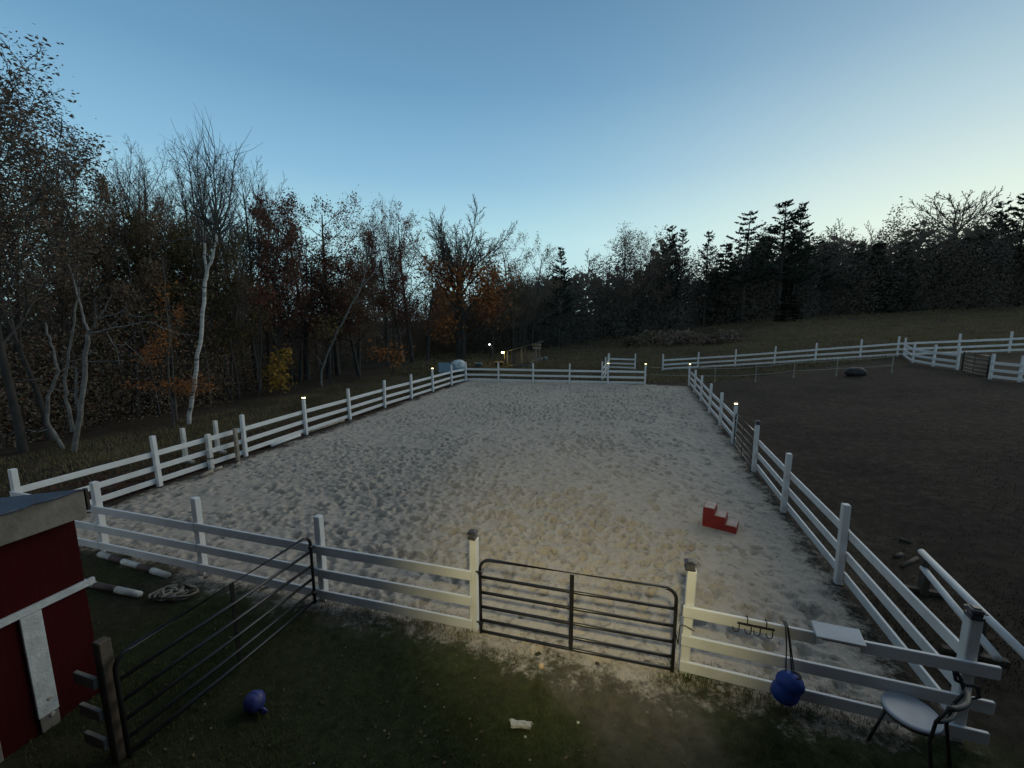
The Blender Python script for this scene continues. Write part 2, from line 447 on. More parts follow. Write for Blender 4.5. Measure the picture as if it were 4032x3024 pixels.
bed = np.minimum(np.minimum(GU+.05, 22.8-GU), np.minimum(GV-.25, 14.28-GV))      # the sand lies in a shallow bed
ground = obj('ground', grid_mesh(GX, GY, terrain(GX, GY)-.16*sstep(.0, .32, bed)), ground_material(), smooth=True)
tag(ground, kind='structure')
def lawn_mask(x, y):
    u, v = to_uv(x, y)
    m_ = sstep(.3, -.3, u+.0)*sstep(-9, -5, x)*sstep(5, 3.5, x-.25*y)
    return np.clip(m_*(.72+.5*N1(x*.9, y*.9)), 0, 1)
def dry_mask(x, y):
    u, v = to_uv(x, y)
    verge = sstep(-.4, -1.2, v)*sstep(-7.5, -3.5, v+.8*N1(x*.4, y*.4))*sstep(1, 5, u)
    field = sstep(24.0, 27.0, u)*(.6+.35*N2(x*.12, y*.12))
    return np.clip(np.maximum(verge, field), 0, 1)
def dust_mask(x, y):
    u, v = to_uv(x, y)
    d1 = seg_d(x, y, uv(.2, 10.75)[:2], at(2540, 2800)[:2]); d2 = seg_d(x, y, uv(.2, 9.9)[:2], at(2330, 2560)[:2]); d3 = seg_d(x, y, at(2540, 2800)[:2], at(2620, 3100)[:2])
    n_ = .28*N1(x*1.7, y*1.7)+.22*N2(x*4.1, y*4.1)+.12*N3(x*9, y*9)
    m_ = np.maximum(np.maximum(sstep(.80, .15, d1+n_), .8*sstep(.65, .1, d2+n_)), .6*sstep(.75, .1, d3+n_))
    m2 = np.maximum(sstep(.45, .05, np.abs(u+.02)+n_)*sstep(3.6, 4.6, v)*sstep(14.6, 14.0, v)*(1-.5*sstep(11.8, 12.3, v)), sstep(1.0, .2, np.abs(v-13.9)+n_)*.55*sstep(-.5, .5, u)*sstep(23, 22, u)*0)
    return np.clip(np.maximum(.8*m_, .6*m2), 0, 1)
for nm, fn in (('lawn', lawn_mask), ('dry', dry_mask), ('dust', dust_mask)):
    a = ground.data.attributes.new(nm, 'FLOAT', 'POINT'); a.data.foreach_set('value', fn(GX, GY).ravel().astype(np.float32))

# ------------------------------------------------------------------ riding arena sand: hoof prints as real relief
su = np.concatenate([np.arange(-1.5, 10.0, .030), np.arange(10.0, 23.7, .055)]); sv = np.arange(-.5, 14.8, .033)
SV, SU = np.meshgrid(sv, su)
SX = O[0]+U[0]*SU+V[0]*SV; SY = O[1]+U[1]*SU+V[1]*SV
edge = np.minimum(np.minimum(SU-.02, 22.75-SU), np.minimum(SV-.35, 14.15-SV))
edge = np.minimum(edge, 30)
gate_c = uv(.4, 10.75)[:2]; tongue = at(2540, 2800)[:2]; tongue2 = at(2330, 2560)[:2]
dt = np.minimum(.72-seg_d(SX, SY, gate_c, tongue), .62-seg_d(SX, SY, gate_c, tongue2))
dt = np.minimum(dt, 1.0)
# sand spilling under the near fence either side of the gate
spill = np.minimum(.22-np.abs(SU-.02), np.minimum(SV-4.3, 14.0-SV))
mask = np.maximum(edge, spill)
mask = mask+.10*N1(SX*1.3, SY*1.3)+.10*N2(SX*3.7, SY*3.7)+.07*N3(SX*8, SY*8)+.06*N1(SX*16, SY*16)
SZ = -.03+.056*sstep(-.62, -.25, mask)
tex = .013*N1(SX*2.1+7, SY*2.1)+.013*N2(SX*5.3, SY*5.3)+.012*N3(SX*9.3, SY*9.3)+.007*N1(SX*17.7, SY*17.7)
prints = np.zeros_like(SZ)
cnt = 15000
pu = R.uniform(-.2, 22.6, cnt); pv = R.uniform(.4, 13.7, cnt)
# tracks: prints fall in curved lines along the rail and across the middle
for k in range(cnt):
    x_ = O[0]+U[0]*pu[k]+V[0]*pv[k]; y_ = O[1]+U[1]*pu[k]+V[1]*pv[k]
    den = float(N1(x_*.45+3, y_*.45))+.5*float(N2(x_*1.1, y_*1.1))
    if den < -.12 and R.random() < .8: continue
    if min(pv[k]-.4, 13.7-pv[k], pu[k], 22.6-pu[k]) < 1.0 and R.random() < .35: continue
    rr = R.choice([R.uniform(.035, .06), R.uniform(.05, .085)]); el = R.uniform(.75, 1.7); an = R.uniform(0, math.pi); dep = R.uniform(.02, .085)*(rr/.07)
    w_ = rr*2.3
    i0, i1 = np.searchsorted(su, [pu[k]-w_, pu[k]+w_]); j0, j1 = np.searchsorted(sv, [pv[k]-w_, pv[k]+w_])
    if i1-i0 < 2 or j1-j0 < 2: continue
    a_ = SU[i0:i1, j0:j1]-pu[k]; b_ = SV[i0:i1, j0:j1]-pv[k]
    ca, sa = math.cos(an), math.sin(an); p_ = (a_*ca+b_*sa)/el; q_ = -a_*sa+b_*ca
    d2 = (p_*p_+q_*q_)/(rr*rr)
    prints[i0:i1, j0:j1] += dep*(-np.exp(-(d2*1.2)**1.6)+.26*np.exp(-(np.sqrt(d2)-1.4)**2*5)*(1+.6*np.sign(p_)))
prints = np.clip(prints, -.105, .06)
clear = np.clip(np.hypot(SX-4.05, SY-7.8)-.5, 0, .4)/.4           # smoother around the mounting block
SZ = SZ+tex*1.25*(.22*sstep(-.45, -.1, mask)+.78*sstep(-.05, .4, mask))*(.4+.6*clear)+prints*sstep(0, .3, mask)*clear
SZ = SZ+np.where(mask < .2, terrain(SX, SY), 0)*sstep(.2, -.1, mask)
def sand_material():
    mt = bpy.data.materials.new('arena_sand'); mt.use_nodes = True; t = mt.node_tree; b = t.nodes['Principled BSDF']
    b.inputs['Roughness'].default_value = 1.0; b.inputs['Specular IOR Level'].default_value = .15
    g = N(t, 'ShaderNodeTexCoord')
    n = N(t, 'ShaderNodeTexNoise'); n.inputs['Scale'].default_value = .45; n.inputs['Detail'].default_value = 7; n.inputs['Roughness'].default_value = .65
    t.links.new(g.outputs['Object'], n.inputs[0])
    c1 = ramp(t, n.outputs[0], [(.3, (.35, .300, .247)), (.7, (.46, .398, .330))])
    n2 = N(t, 'ShaderNodeTexNoise'); n2.inputs['Scale'].default_value = 26; n2.inputs['Detail'].default_value = 6; n2.inputs['Roughness'].default_value = .8
    t.links.new(g.outputs['Object'], n2.inputs[0])
    c2 = mixc(t, .45, c1, ramp(t, n2.outputs[0], [(.3, (.24, .207, .170)), (.7, (.52, .450, .375))]))
    # damp clods turned up here and there
    n3 = N(t, 'ShaderNodeTexNoise'); n3.inputs['Scale'].default_value = 6.2; n3.inputs['Detail'].default_value = 4; n3.inputs['Roughness'].default_value = .72; n3.inputs['Distortion'].default_value = .6
    t.links.new(g.outputs['Object'], n3.inputs[0])
    dm = N(t, 'ShaderNodeMapRange', interpolation_type='SMOOTHSTEP'); dm.inputs['From Min'].default_value = .53; dm.inputs['From Max'].default_value = .66; dm.inputs['To Max'].default_value = .66
    t.links.new(n3.outputs[0], dm.inputs['Value'])
    c2 = mixc(t, dm.outputs[0], c2, (.165, .145, .12))
    # the sand thins out into the trodden soil along its edge
    av = N(t, 'ShaderNodeAttribute', attribute_name='sandy')
    def nz(sc_):
        n_ = N(t, 'ShaderNodeTexNoise'); n_.inputs['Scale'].default_value = sc_; n_.inputs['Detail'].default_value = 5; n_.inputs['Roughness'].default_value = .7
        t.links.new(g.outputs['Object'], n_.inputs[0]); return math_node(t, 'SUBTRACT', n_.outputs[0], .5)
    e_ = math_node(t, 'ADD', av.outputs['Fac'], math_node(t, 'ADD', math_node(t, 'MULTIPLY', nz(5), .9), math_node(t, 'MULTIPLY', nz(22), .9)))
    mr = N(t, 'ShaderNodeMapRange', interpolation_type='SMOOTHSTEP'); mr.inputs['From Min'].default_value = -.22; mr.inputs['From Max'].default_value = .24
    t.links.new(e_, mr.inputs['Value'])
    soil, _ = ground_colour(t, g)
    t.links.new(mixc(t, mr.outputs[0], soil, c2), b.inputs['Base Color'])
    bp = N(t, 'ShaderNodeBump'); bp.inputs['Strength'].default_value = .7; bp.inputs['Distance'].default_value = .02
    t.links.new(n2.outputs[0], bp.inputs['Height']); t.links.new(bp.outputs[0], b.inputs['Normal'])
    return mt
sand = obj('arena_sand', grid_mesh(SX, SY, SZ, keep=(mask > -.62)), sand_material(), smooth=True)
a = sand.data.attributes.new('sandy', 'FLOAT', 'POINT'); _k = np.unique(KEEPQ); a.data.foreach_set('value', mask.ravel()[_k].astype(np.float32))
for nm, fn in (('lawn', lawn_mask), ('dry', dry_mask), ('dust', dust_mask)):
    a = sand.data.attributes.new(nm, 'FLOAT', 'POINT'); a.data.foreach_set('value', fn(SX, SY).ravel()[_k].astype(np.float32))
tag(sand, kind='structure')

# ------------------------------------------------------------------ white board fences
POST_W, POST_H = .098, 1.30
RAILS = (.835, .48, .155)
post_me = MB().box((0, 0, .60), (POST_W, POST_W, 1.40), bev=.008).mesh('post')
def fence(label, pts, side, rails=RAILS, post_h=POST_H, ext=(0, 0), cut=None, group='white three-board fences', name='board_fence', mat=None, end_posts=(True, True), board=.128, rail_z=None):
    """pts: ground points of the posts (x, y, z); side +1 puts the boards to the left of the walking direction, -1 to the right"""
    mat = mat or WHITE
    pts = [np.asarray(p, float) for p in pts]
    base = pts[0]
    t = thing(name, label, 'fence', base, group=group)
    for i, p in enumerate(pts):
        if (i == 0 and not end_posts[0]) or (i == len(pts)-1 and not end_posts[1]): continue
        q = pts[min(i+1, len(pts)-1)]-pts[max(i-1, 0)]
        o = obj('post', post_me, mat, t)
        o.location = tuple(p-base); o.scale = (1, 1, post_h/1.30)
        o.rotation_euler = (R.normal(0, .008), R.normal(0, .008), math.atan2(q[1], q[0])+R.normal(0, .02))
    for i in range(len(pts)-1):
        a, b = pts[i].copy(), pts[i+1].copy()
        d = b-a; L = np.linalg.norm(d); d /= L; hd = np.array([d[0], d[1], 0]); hd /= np.linalg.norm(hd)
        nrm = np.array([-hd[1], hd[0], 0])*side
        e0 = ext[0] if i == 0 else -.002; e1 = ext[1] if i == len(pts)-2 else -.002
        for k, rz_ in enumerate(rails):
            spans = [(-e0, L+e1)]
            if cut and (i, k) in cut:
                c0, c1 = cut[(i, k)]; spans = [(-e0, c0), (c1, L+e1)]
            for s0, s1 in spans:
                za, zb = R.normal(0, .007, 2)
                A = a+d*s0+UP*(rz_*post_h/1.30+za); B = a+d*s1+UP*(rz_*post_h/1.30+zb)
                c = (A+B)/2+nrm*(POST_W/2+.021)
                mb = MB().box((0, 0, 0), (np.linalg.norm(B-A), .036, board), bev=.005)
                o = obj('rail', mb, mat, t); Rm = rot_from(B-A)
                mw = Matrix(Rm.tolist()).to_4x4(); mw.translation = Vector(c-base); o.matrix_local = mw
    return t

LP = [(94, 2101), (631, 1917), (969, 1799.5), (1207, 1712), (1379, 1653), (1516, 1605), (1621, 1570.5), (1705.6, 1542.5), (1779, 1517.6), (1835, 1503)]
NP = [(94, 2101), (416, 2172), (805, 2258), (1278, 2363), (1868, 2484)]
FP = [(1835, 1503), (1963, 1505), (2099, 1508.6), (2242, 1511.5), (2393, 1515), (2538.7, 1517.6)]
RP = [(2712, 1519), (2733.8, 1548), (2759, 1581), (2791.7, 1626.8), (2834, 1678.5), (2885.7, 1749)]
RP2 = [(2967, 1859), (3083, 2018), (3298, 2302), (3752, 2912)]
LW, NW, FW, RW, RW2 = ([at(*p) for p in q] for q in (LP, NP, FP, RP, RP2))
NW2 = [at(2690, 2651), RW2[-1]]
fence('long white board fence between the sand and the left woods', LW, +1)
fence('white board fence along the near side of the sand, left of the closed gate', NW, -1, end_posts=(False, True))
fence('white board fence across the far end of the sand', FW[:], +1, end_posts=(False, True))
fence('white board fence on the right of the sand, beyond the small side gate', RW, +1)
fence('white board fence on the right of the sand, side gate to near corner', RW2, +1, ext=(0, -.07))
d_top = at(3214, 2500, .86); d_top2 = at(3388, 2540, .86)
cut0 = float(np.linalg.norm(d_top[:2]-NW2[0][:2])); cut1 = float(np.linalg.norm(d_top2[:2]-NW2[0][:2]))
nd = NW2[1]-NW2[0]; nd /= np.linalg.norm(nd)
fence('short white board fence right of the closed gate with a gap in its top board', NW2, -1, ext=(.05, .20), cut={(0, 0): (cut0, cut1)}, end_posts=(True, False))
# fences of the paddock and field beyond
PB = [(2609, 1460), (2747, 1452), (2893, 1445), (3048, 1435), (3209, 1424), (3385, 1413), (3532, 1404)]
PBW = [gp(*p) for p in PB]
PBW2 = [gp(*p) for p in ((3532, 1404), (3770, 1396), (3972, 1388), (4230, 1378))]
fence('long white board fence across the back of the brown paddock', PBW, -1)
fence('white board fence continuing the paddock back fence at the far right', PBW2, -1, end_posts=(False, True))
fence('slanting white board fence running down from the paddock back fence to the dark gate', [PBW[-1]+np.array([.25, -.2, 0])]+[gp(*p) for p in ((3593, 1428), (3673, 1443), (3768, 1457))], -1, post_h=1.22)
fence('white board fence right of the dark paddock gate at the photo edge', [gp(*p) for p in ((3897, 1493), (4012, 1506), (4180, 1526))], -1, post_h=1.15)
fence('short white board fence behind the far end of the sand, left of the gap', [gp(2397, 1452), gp(2500, 1456)], -1)
fence('white board fence seen end on, running back from the far end of the sand', [gp(2370, 1499), gp(2370, 1499)*.5+gp(2395, 1455)*.5, gp(2395, 1455)+np.array([-.06, -.12, 0])], -1)

# ------------------------------------------------------------------ solar caps on posts
def solar_cap(p, lit, label, h=POST_H, scale=.85):
    p = np.asarray(p, float)
    t = thing('solar_cap_light', label, 'cap light', p+UP*(h+.001), rz=R.uniform(-.08, .08)+math.atan2(-V[1], V[0])*-1, group='solar cap lights on the fence posts')
    t.scale = (scale,)*3
    obj('skirt', MB().box((0, 0, .02), (.125, .125, .04), bev=.006), SOLAR, t)
    obj('lens', MB().box((0, 0, .063), (.10, .10, .046), bev=.006), LIT if lit else UNLIT, t)
    mb = MB(); mb.box((0, 0, .094), (.145, .145, .016), bev=.005); mb.box((0, 0, .117), (.12, .12, .030), bev=.01, taper=.6)
    obj('lid', mb, SOLAR, t)
    return t
solar_cap(LW[3], True, 'lit solar cap on the left fence post nearest the camera of the lit ones')
solar_cap(LW[7], True, 'lit solar cap on the left fence post in front of the pale trailer')
solar_cap(FW[4], True, 'lit solar cap on the far fence post where the slanting boards meet')
solar_cap(FW[5], True, 'lit solar cap on the post left of the far opening')
solar_cap(RW[0], True, 'lit solar cap on the post right of the far opening')
solar_cap(RW[5], True, 'lit solar cap on the post beyond the small side gate')
solar_cap(RW2[0], False, 'unlit dark solar cap on the near post of the small side gate')
solar_cap(NW[4], False, 'unlit dark solar cap on the post left of the closed black gate')
solar_cap(NW2[0], False, 'unlit dark solar cap on the post right of the closed black gate')
solar_cap(NW2[1], False, 'unlit dark solar cap on the near right corner post above the chair')

# ------------------------------------------------------------------ tube gates
def tube_gate(label, a, b, h=1.0, z0=.07, r=.021, mat=BLACK, zs=(0, .158, .347, .547, .76, 1.0), brace=.5, name='tube_gate', group='tube gates', bar_mat=None):
    a = np.asarray(a, float); b = np.asarray(b, float); d = b-a; L = np.linalg.norm(d); rz = math.atan2(d[1], d[0])
    t = thing(name, label, 'gate', a, rz, group)
    slope = math.asin(np.clip(d[2]/L, -1, 1)); t.rotation_euler = (0, -slope, rz)
    rc = .13; pts = [(0, 0, z0-.03)]
    for k in range(7):
        an = math.pi-k*math.pi/12; pts.append((rc+rc*math.cos(an), 0, z0+h-rc+rc*math.sin(an)))
    for k in range(7):
        an = math.pi/2-k*math.pi/12; pts.append((L-rc+rc*math.cos(an), 0, z0+h-rc+rc*math.sin(an)))
    pts.append((L, 0, z0-.03))
    obj('outer_tube', MB().tube(pts, r, 10), mat, t, True)
    for f in zs[:-1]:
        sag = -.004
        obj('bar', MB().tube([(r*.6, 0, z0+h*f), (L/2, 0, z0+h*f+sag), (L-r*.6, 0, z0+h*f)], r*.92, 8), bar_mat or mat, t, True)
    obj('brace', MB().box((L*brace, -.028, z0+h/2), (.05, .012, h), bev=.003), mat, t)
    for f in (.12, .82):
        obj('hinge', MB().tube([(-.055, 0, z0+h*f), (0, 0, z0+h*f)], .012, 6).box((0, 0, z0+h*f), (.055, .055, .05), bev=.008), mat, t)
    return t
g_off = -U*.055
ga = NW[4]+np.array([*(V*.115+g_off), 0]); gb = NW2[0]+np.array([*(-V*.125+g_off), 0])
g1 = tube_gate('closed black tube gate across the entrance to the sand', ga, gb)
obj('latch_chain', MB().tube([(2.30, -.03, .70), (2.33, -.04, .55), (2.36, -.03, .42), (2.37, -.03, .66), (2.42, -.02, .66), (2.52, -.06, .64)], .007, 5), DARKMETAL, g1)
hinge = at(1249, 2372); gend = at(512, 2992)
tube_gate('black tube gate standing open into the lawn at the left', hinge+np.array([0.0, -.06, 0]), gend)
tube_gate('small side gate of brownish pipes in the right fence', RW[5]+(RW2[0]-RW[5])*.05, RW2[0]-(RW2[0]-RW[5])*.05, bar_mat=BROWNPIPE, r=.019)
tube_gate('dark pipe gate in the gap of the paddock fence at the far right', gp(3785, 1462), gp(3884, 1490), h=.95, r=.03, mat=DARKMETAL)

# ------------------------------------------------------------------ electric tape fence on step-in posts
EP = [((2560, 1502), 1.0), ((2813, 1509), .9), ((2974, 1506), 1.0), ((3124, 1490), 1.0), ((3292, 1484), 1.0), ((3510, 1472), 1.0)]
ew = [gp(*p) for p, _ in EP]
t = thing('tape_fence', 'thin electric tape fence on step-in posts across the paddock', 'fence', ew[0])
for p in ew[1:]:
    mb = MB().tube([p-ew[0]-UP*.1, p-ew[0]+UP*1.02], .018, 6)
    mb.box(p-ew[0]+UP*.12, (.16, .02, .025))
    obj('step_in_post', mb, TAPE, t)
for hh in (.95, .48):
    mb = MB()
    for a, b in zip(ew[:-1], ew[1:]):
        pts = [a+(b-a)*s_+UP*(hh-.16*s_*(1-s_))-ew[0] for s_ in np.linspace(0, 1, 9)]
        mb.tube(pts, .013, 4, cap=False)
    obj('tape', mb, TAPE, t)

# ------------------------------------------------------------------ red mounting block
bl0, bl1 = at(2764, 2074), at(2898, 2108)
bd = bl1-bl0; Lb = float(np.linalg.norm(bd))
t = thing('mounting_block', 'red three-step mounting block with sandy treads on the arena sand', 'mounting block', bl0+UP*.0, math.atan2(bd[1], bd[0]))
hs = (.41, .285, .15); dep = .34
ts = []
mb = MB()
xs3 = [0, Lb/3, Lb*2/3, Lb]; vv = []
prof = [(0, -.02), (Lb/3, -.02), (Lb*2/3, -.02), (Lb, -.02), (Lb, hs[2]), (Lb*2/3, hs[2]), (Lb*2/3, hs[1]), (Lb/3, hs[1]), (Lb/3, hs[0]), (0, hs[0])]
n_ = len(prof); vv = [(x, y, z) for y in (0, dep) for x, z in prof]
fq = [[0, 1, 8, 9], [1, 2, 6, 7], [2, 3, 4, 5]]
mb.add(vv, [[i, n_+i, n_+(i+1) % n_, (i+1) % n_] for i in range(n_)]+fq+[[n_+i for i in q_[::-1]] for q_ in fq])
obj('body', mb, REDBLOCK, t)
for k in range(3):
    x0, x1 = Lb*k/3, Lb*(k+1)/3
    obj('tread', MB().box(((x0+x1)/2, dep/2, hs[k]+.004), (x1-x0-.022, dep-.03, .010), bev=.004), TREAD, t)

# ------------------------------------------------------------------ board laid across the gap in the top rail
c0 = NW2[0]+nd*cut0; c1 = NW2[0]+nd*cut1
Ld = float(np.linalg.norm(c1-c0))
t = thing('shelf_board', 'loose white board lying flat across the gap in the top fence board', 'board', (c0+c1)/2+np.array([*(-U*.07), 0])+UP*.905, math.atan2(nd[1], nd[0]))
t.rotation_euler = (math.radians(14), 0, math.atan2(nd[1], nd[0]))
obj('plank', MB().box((0, .02, 0), (Ld+.05, .19, .022), bev=.005), WHITE, t)
obj('batten', MB().box((0, -.055, -.022), (Ld-.04, .03, .02), bev=.003), WHITE_OLD, t)

# ------------------------------------------------------------------ hook rack hung over the rail
ra, rb = at(2900, 2463, .80), at(3046, 2492, .80)
fx = NW2[0]+np.array([*(-U*(POST_W/2+.085)), 0])
s0 = float(np.dot(ra-NW2[0], nd)); s1 = float(np.dot(rb-NW2[0], nd))
t = thing('hook_rack', 'black four-hook rack hung over the top fence board right of the gate', 'hook rack', NW2[0]+nd*s0+np.array([*(-U*.105), 0])+UP*.845, math.atan2(nd[1], nd[0]))
Lr = s1-s0
obj('bar', MB().box((Lr/2, 0, 0), (Lr, .014, .022), bev=.003), DARKMETAL, t)
for f in (.27, .78):
    obj('hanger', MB().tube([(Lr*f, 0, 0), (Lr*f, 0, .066), (Lr*f, .03, .071), (Lr*f, .064, .066), (Lr*f, .066, .0)], .006, 5), DARKMETAL, t)
for f in (.05, .38, .62, .95):
    pts = [(Lr*f, -.006, -.005), (Lr*f, -.008, -.06)]+[(Lr*f-.03+.03*math.cos(a_), -.008-.035*math.sin(a_)*.4, -.06-.035*math.sin(a_)) for a_ in np.linspace(0, math.pi*1.1, 7)]
    obj('hook', MB().tube(pts, .0055, 5), DARKMETAL, t, True)

# ------------------------------------------------------------------ blue bag hanging from the fence
bt = at(3105, 2472, .90); off = float(np.dot(bt-NW2[0], nd))
hb = NW2[0]+nd*off+np.array([*(-U*.20), 0])
t = thing('hanging_bag', 'deep blue bulging bag hanging by dark straps from the near fence', 'bag', hb+UP*.33, math.atan2(nd[1], nd[0]))
def lobe(c, r, sq=(1, 1, 1), seed=0, k=22):
    mb = MB(); nz = VNoise(seed+50, 32); v = []; n = 14
    for i in range(n+1):
        ph = math.pi*i/n
        for j in range(k):
            th = 2*math.pi*j/k; rr = r*(1+.05*float(nz(i*.6, j*.6))+.02*math.cos(6*th))
            v.append((c[0]+rr*sq[0]*math.sin(ph)*math.cos(th), c[1]+rr*sq[1]*math.sin(ph)*math.sin(th), c[2]+rr*sq[2]*math.cos(ph)))
    q = [[i*k+j, (i+1)*k+j, (i+1)*k+(j+1) % k, i*k+(j+1) % k] for i in range(n) for j in range(k)]
    mb.add(v, q); return mb
def bag_mesh():
    mb = MB(); k = 26; n = 22; v = []; nz = VNoise(61, 32)
    A = np.array([.055, -.02, .155]); B = np.array([-.060, -.035, -.175]); ax = B-A; L_ = np.linalg.norm(ax); ax /= L_; ex = np.cross(ax, (0, 1.0, 0)); ex /= np.linalg.norm(ex); ey = np.cross(ax, ex)
    for i in range(n+1):
        f = i/n; env = (max(1e-4, 1-abs(2*f-1)**3.2))**.5; waist = 1-.10*math.exp(-((f-.5)/.12)**2)
        for j in range(k):
            th = 2*math.pi*j/k; r_ = .132*env*waist*(1+.05*float(nz(i*.45, j*.5))+.018*math.sin(7*th+i*.5))
            p_ = A+ax*L_*f+ex*r_*math.cos(th)+ey*r_*.8*math.sin(th); v.append(p_)
    q = [[i*k+j, i*k+(j+1) % k, (i+1)*k+(j+1) % k, (i+1)*k+j] for i in range(n) for j in range(k)]
    mb.add(v, q); return mb
obj('bag_body', bag_mesh(), BLUE, t, True)
obj('drawstring', MB().tube([(.055+.05*math.cos(a_), -.02+.045*math.sin(a_), .142) for a_ in np.linspace(0, 2*math.pi, 18)], .008, 5, cap=False), STRAP, t, True)
for dx in (-.045, .01, .03):
    obj('strap', MB().tube([(dx*.3-.02, .19, .573), (dx*.3-.02, .10, .573), (dx*.5, .055, .40), (dx+.02, -.01, .15)], .0065, 5), STRAP, t)

# ------------------------------------------------------------------ round-seated chair by the corner post
sc_c = at(3588, 2800, .44)
fa, fb = at(3641, 2654, .80), at(3752, 2776, .80)
back_dir = (fa+fb)/2-sc_c; back_dir[2] = 0; az_b = math.atan2(back_dir[1], back_dir[0])
t = thing('garden_chair', 'chair with round pale seat and dark bent frame by the near right corner', 'chair', (sc_c[0], sc_c[1], 0), az_b)
sr = .215
obj('seat', MB().lathe((0, 0, .44), [(0, .004), (sr*.8, .0), (sr*.97, .006), (sr, -.004), (sr*.98, -.020), (0, -.024)], 36), SEAT, t, True)
obj('seat_ring', MB().tube([(sr*.93*math.cos(a_), sr*.93*math.sin(a_), .405) for a_ in np.linspace(0, 2*math.pi, 30)], .012, 6, cap=False), DARKMETAL, t, True)
for sy in (-1, 1):
    obj('front_leg', MB().tube([(-.13, sy*.14, .41), (-.21, sy*.20, 0.01)], .0135, 7), DARKMETAL, t, True)
    obj('rear_leg', MB().tube([(.25, sy*.19, 0.01), (.19, sy*.175, .40), (.21, sy*.185, .62), (.27, sy*.18, .80)], .0135, 7), DARKMETAL, t, True)
arc = lambda z, x, bul, w: [(x+bul*(1-(y/w)**2), y, z) for y in np.linspace(-w, w, 11)]
obj('top_rail', MB().tube(arc(.80, .27, .05, .185), .022, 8), DARKMETAL, t, True)
mbs = MB()
obj('back_slat', MB().tube(arc(.62, .21, .05, .185), .016, 8), DARKMETAL, t, True)
# ------------------------------------------------------------------ strap loop on the corner
cs = NW2[1]+np.array([*(-U*.12), 0])+nd*-.03
t = tag(obj('strap_loop', MB().tube([cs+UP*.80+nd*-.12, cs+UP*.72+nd*-.10, cs+UP*.69+nd*-.02, cs+UP*.70+nd*.06, cs+UP*.60+nd*.08, cs+UP*.56+nd*.03, cs+UP*.63+nd*-.03, cs+UP*.75+nd*-.07, cs+UP*.80+nd*-.10], .016, 6), STRAP), 'dark looped strap hanging on the near right corner behind the chair', 'strap')

# ------------------------------------------------------------------ toys and scraps on the lawn
bp_ = at(1005, 2795)
t = thing('play_ball', 'violet blue handled ball on the dark lawn by the open gate', 'ball', bp_)
obj('ball_body', lobe((0, 0, .10), .105, (1, 1, 1), 5), BLUEBALL, t, True)
obj('handle', MB().tube([(.07, -.05, .06), (.13, -.06, .075), (.155, -.055, .045), (.13, -.06, .02), (.08, -.05, .03)], .016, 6), BLUEBALL, t, True)
tb = at(2132, 2632)
tag(obj('small_ball', lobe((0, 0, .033), .037, (1, 1, .95), 8), TAN, loc=tuple(tb), smooth=True), 'small tan ball on the lit grass before the closed gate', 'ball')
cb = at(2050, 2862)
def rock(seed, s, mat, label, loc, name='stone', cat='stone', group=None, rz=0):
    o = obj(name, lobe((0, 0, s[2]*.6), 1.0, s, seed, 12), mat, loc=tuple(loc), smooth=False); o.rotation_euler = (0, 0, rz)
    return tag(o, label, cat, group)
def chunk():
    mb = MB(); r_ = np.random.default_rng(3); k = 8; pts = np.linspace(-.095, .095, 9); v = []
    for i, x in enumerate(pts):
        for j in range(k):
            a_ = 2*math.pi*j/k; rr = (.028+.010*r_.random())*(1.15 if i in (0, 1) else 1)
            v.append((x+.012*r_.normal(), rr*math.cos(a_)*1.15, .026+rr*math.sin(a_)*.8))
    q = [[i*k+j, i*k+(j+1) % k, (i+1)*k+(j+1) % k, (i+1)*k+j] for i in range(8) for j in range(k)]
    tt = []; n0 = len(v); v += [(pts[0], 0, .026), (pts[-1], 0, .026)]
    for j in range(k): tt += [[n0, (j+1) % k, j], [n0+1, 8*k+j, 8*k+(j+1) % k]]
    mb.add(v, q, tt); return mb
o = tag(obj('wood_chunk', chunk(), STONE, loc=tuple(cb)), 'pale split chunk of wood on the near lawn', 'wood chunk'); o.rotation_euler = (0, 0, -.12)
rock(11, (.014, .014, .012), STONE, 'tiny pale stone just below the split wood chunk', at(2068, 2905), group='pale stones on the lawn')
rock(12, (.018, .015, .013), STONE, 'pale stone on the lawn right of the split wood chunk', at(2276, 2848), group='pale stones on the lawn')
rock(13, (.05, .03, .03), STONE, 'pale lump on the grass just below the fence, right of the gate', at(2838, 2722), group='pale stones on the lawn', rz=2.2)
for k, (x, y) in enumerate([(1348, 2585), (1360, 2552), (1564, 2665), (1640, 2672), (1672, 2785), (1748, 2786), (1868, 2672), (1513, 2880), (1876, 2914), (1850, 2832), (1235, 3008), (1722, 2697), (805, 2455), (850, 2455), (805, 2775), (830, 2870), (2087, 2995)]):
    rock(20+k, (.009+.006*R.random(), .010, .008), PEBBLE, 'small pale pebble scattered on the dark lawn', at(x, y), name='pebble', cat='pebble', group='pebbles on the lawn')
# tangled pale rope
tr = at(690, 2345); pts = []
for i in range(90):
    a_ = i*.42; rr = .11+.07*math.sin(i*.31)+.03*math.sin(i*1.3)
    pts.append((1.5*rr*math.cos(a_)+.05*math.sin(i*.17), rr*math.sin(a_)+.04*math.cos(i*.23), .025+.05*abs(math.sin(i*.11))))
tag(obj('rope_tangle', MB().tube(pts, .017, 6), PALEWOOD, loc=tuple(tr), smooth=True), 'tangled pale rope lying beyond the open gate on the dark lawn', 'rope')
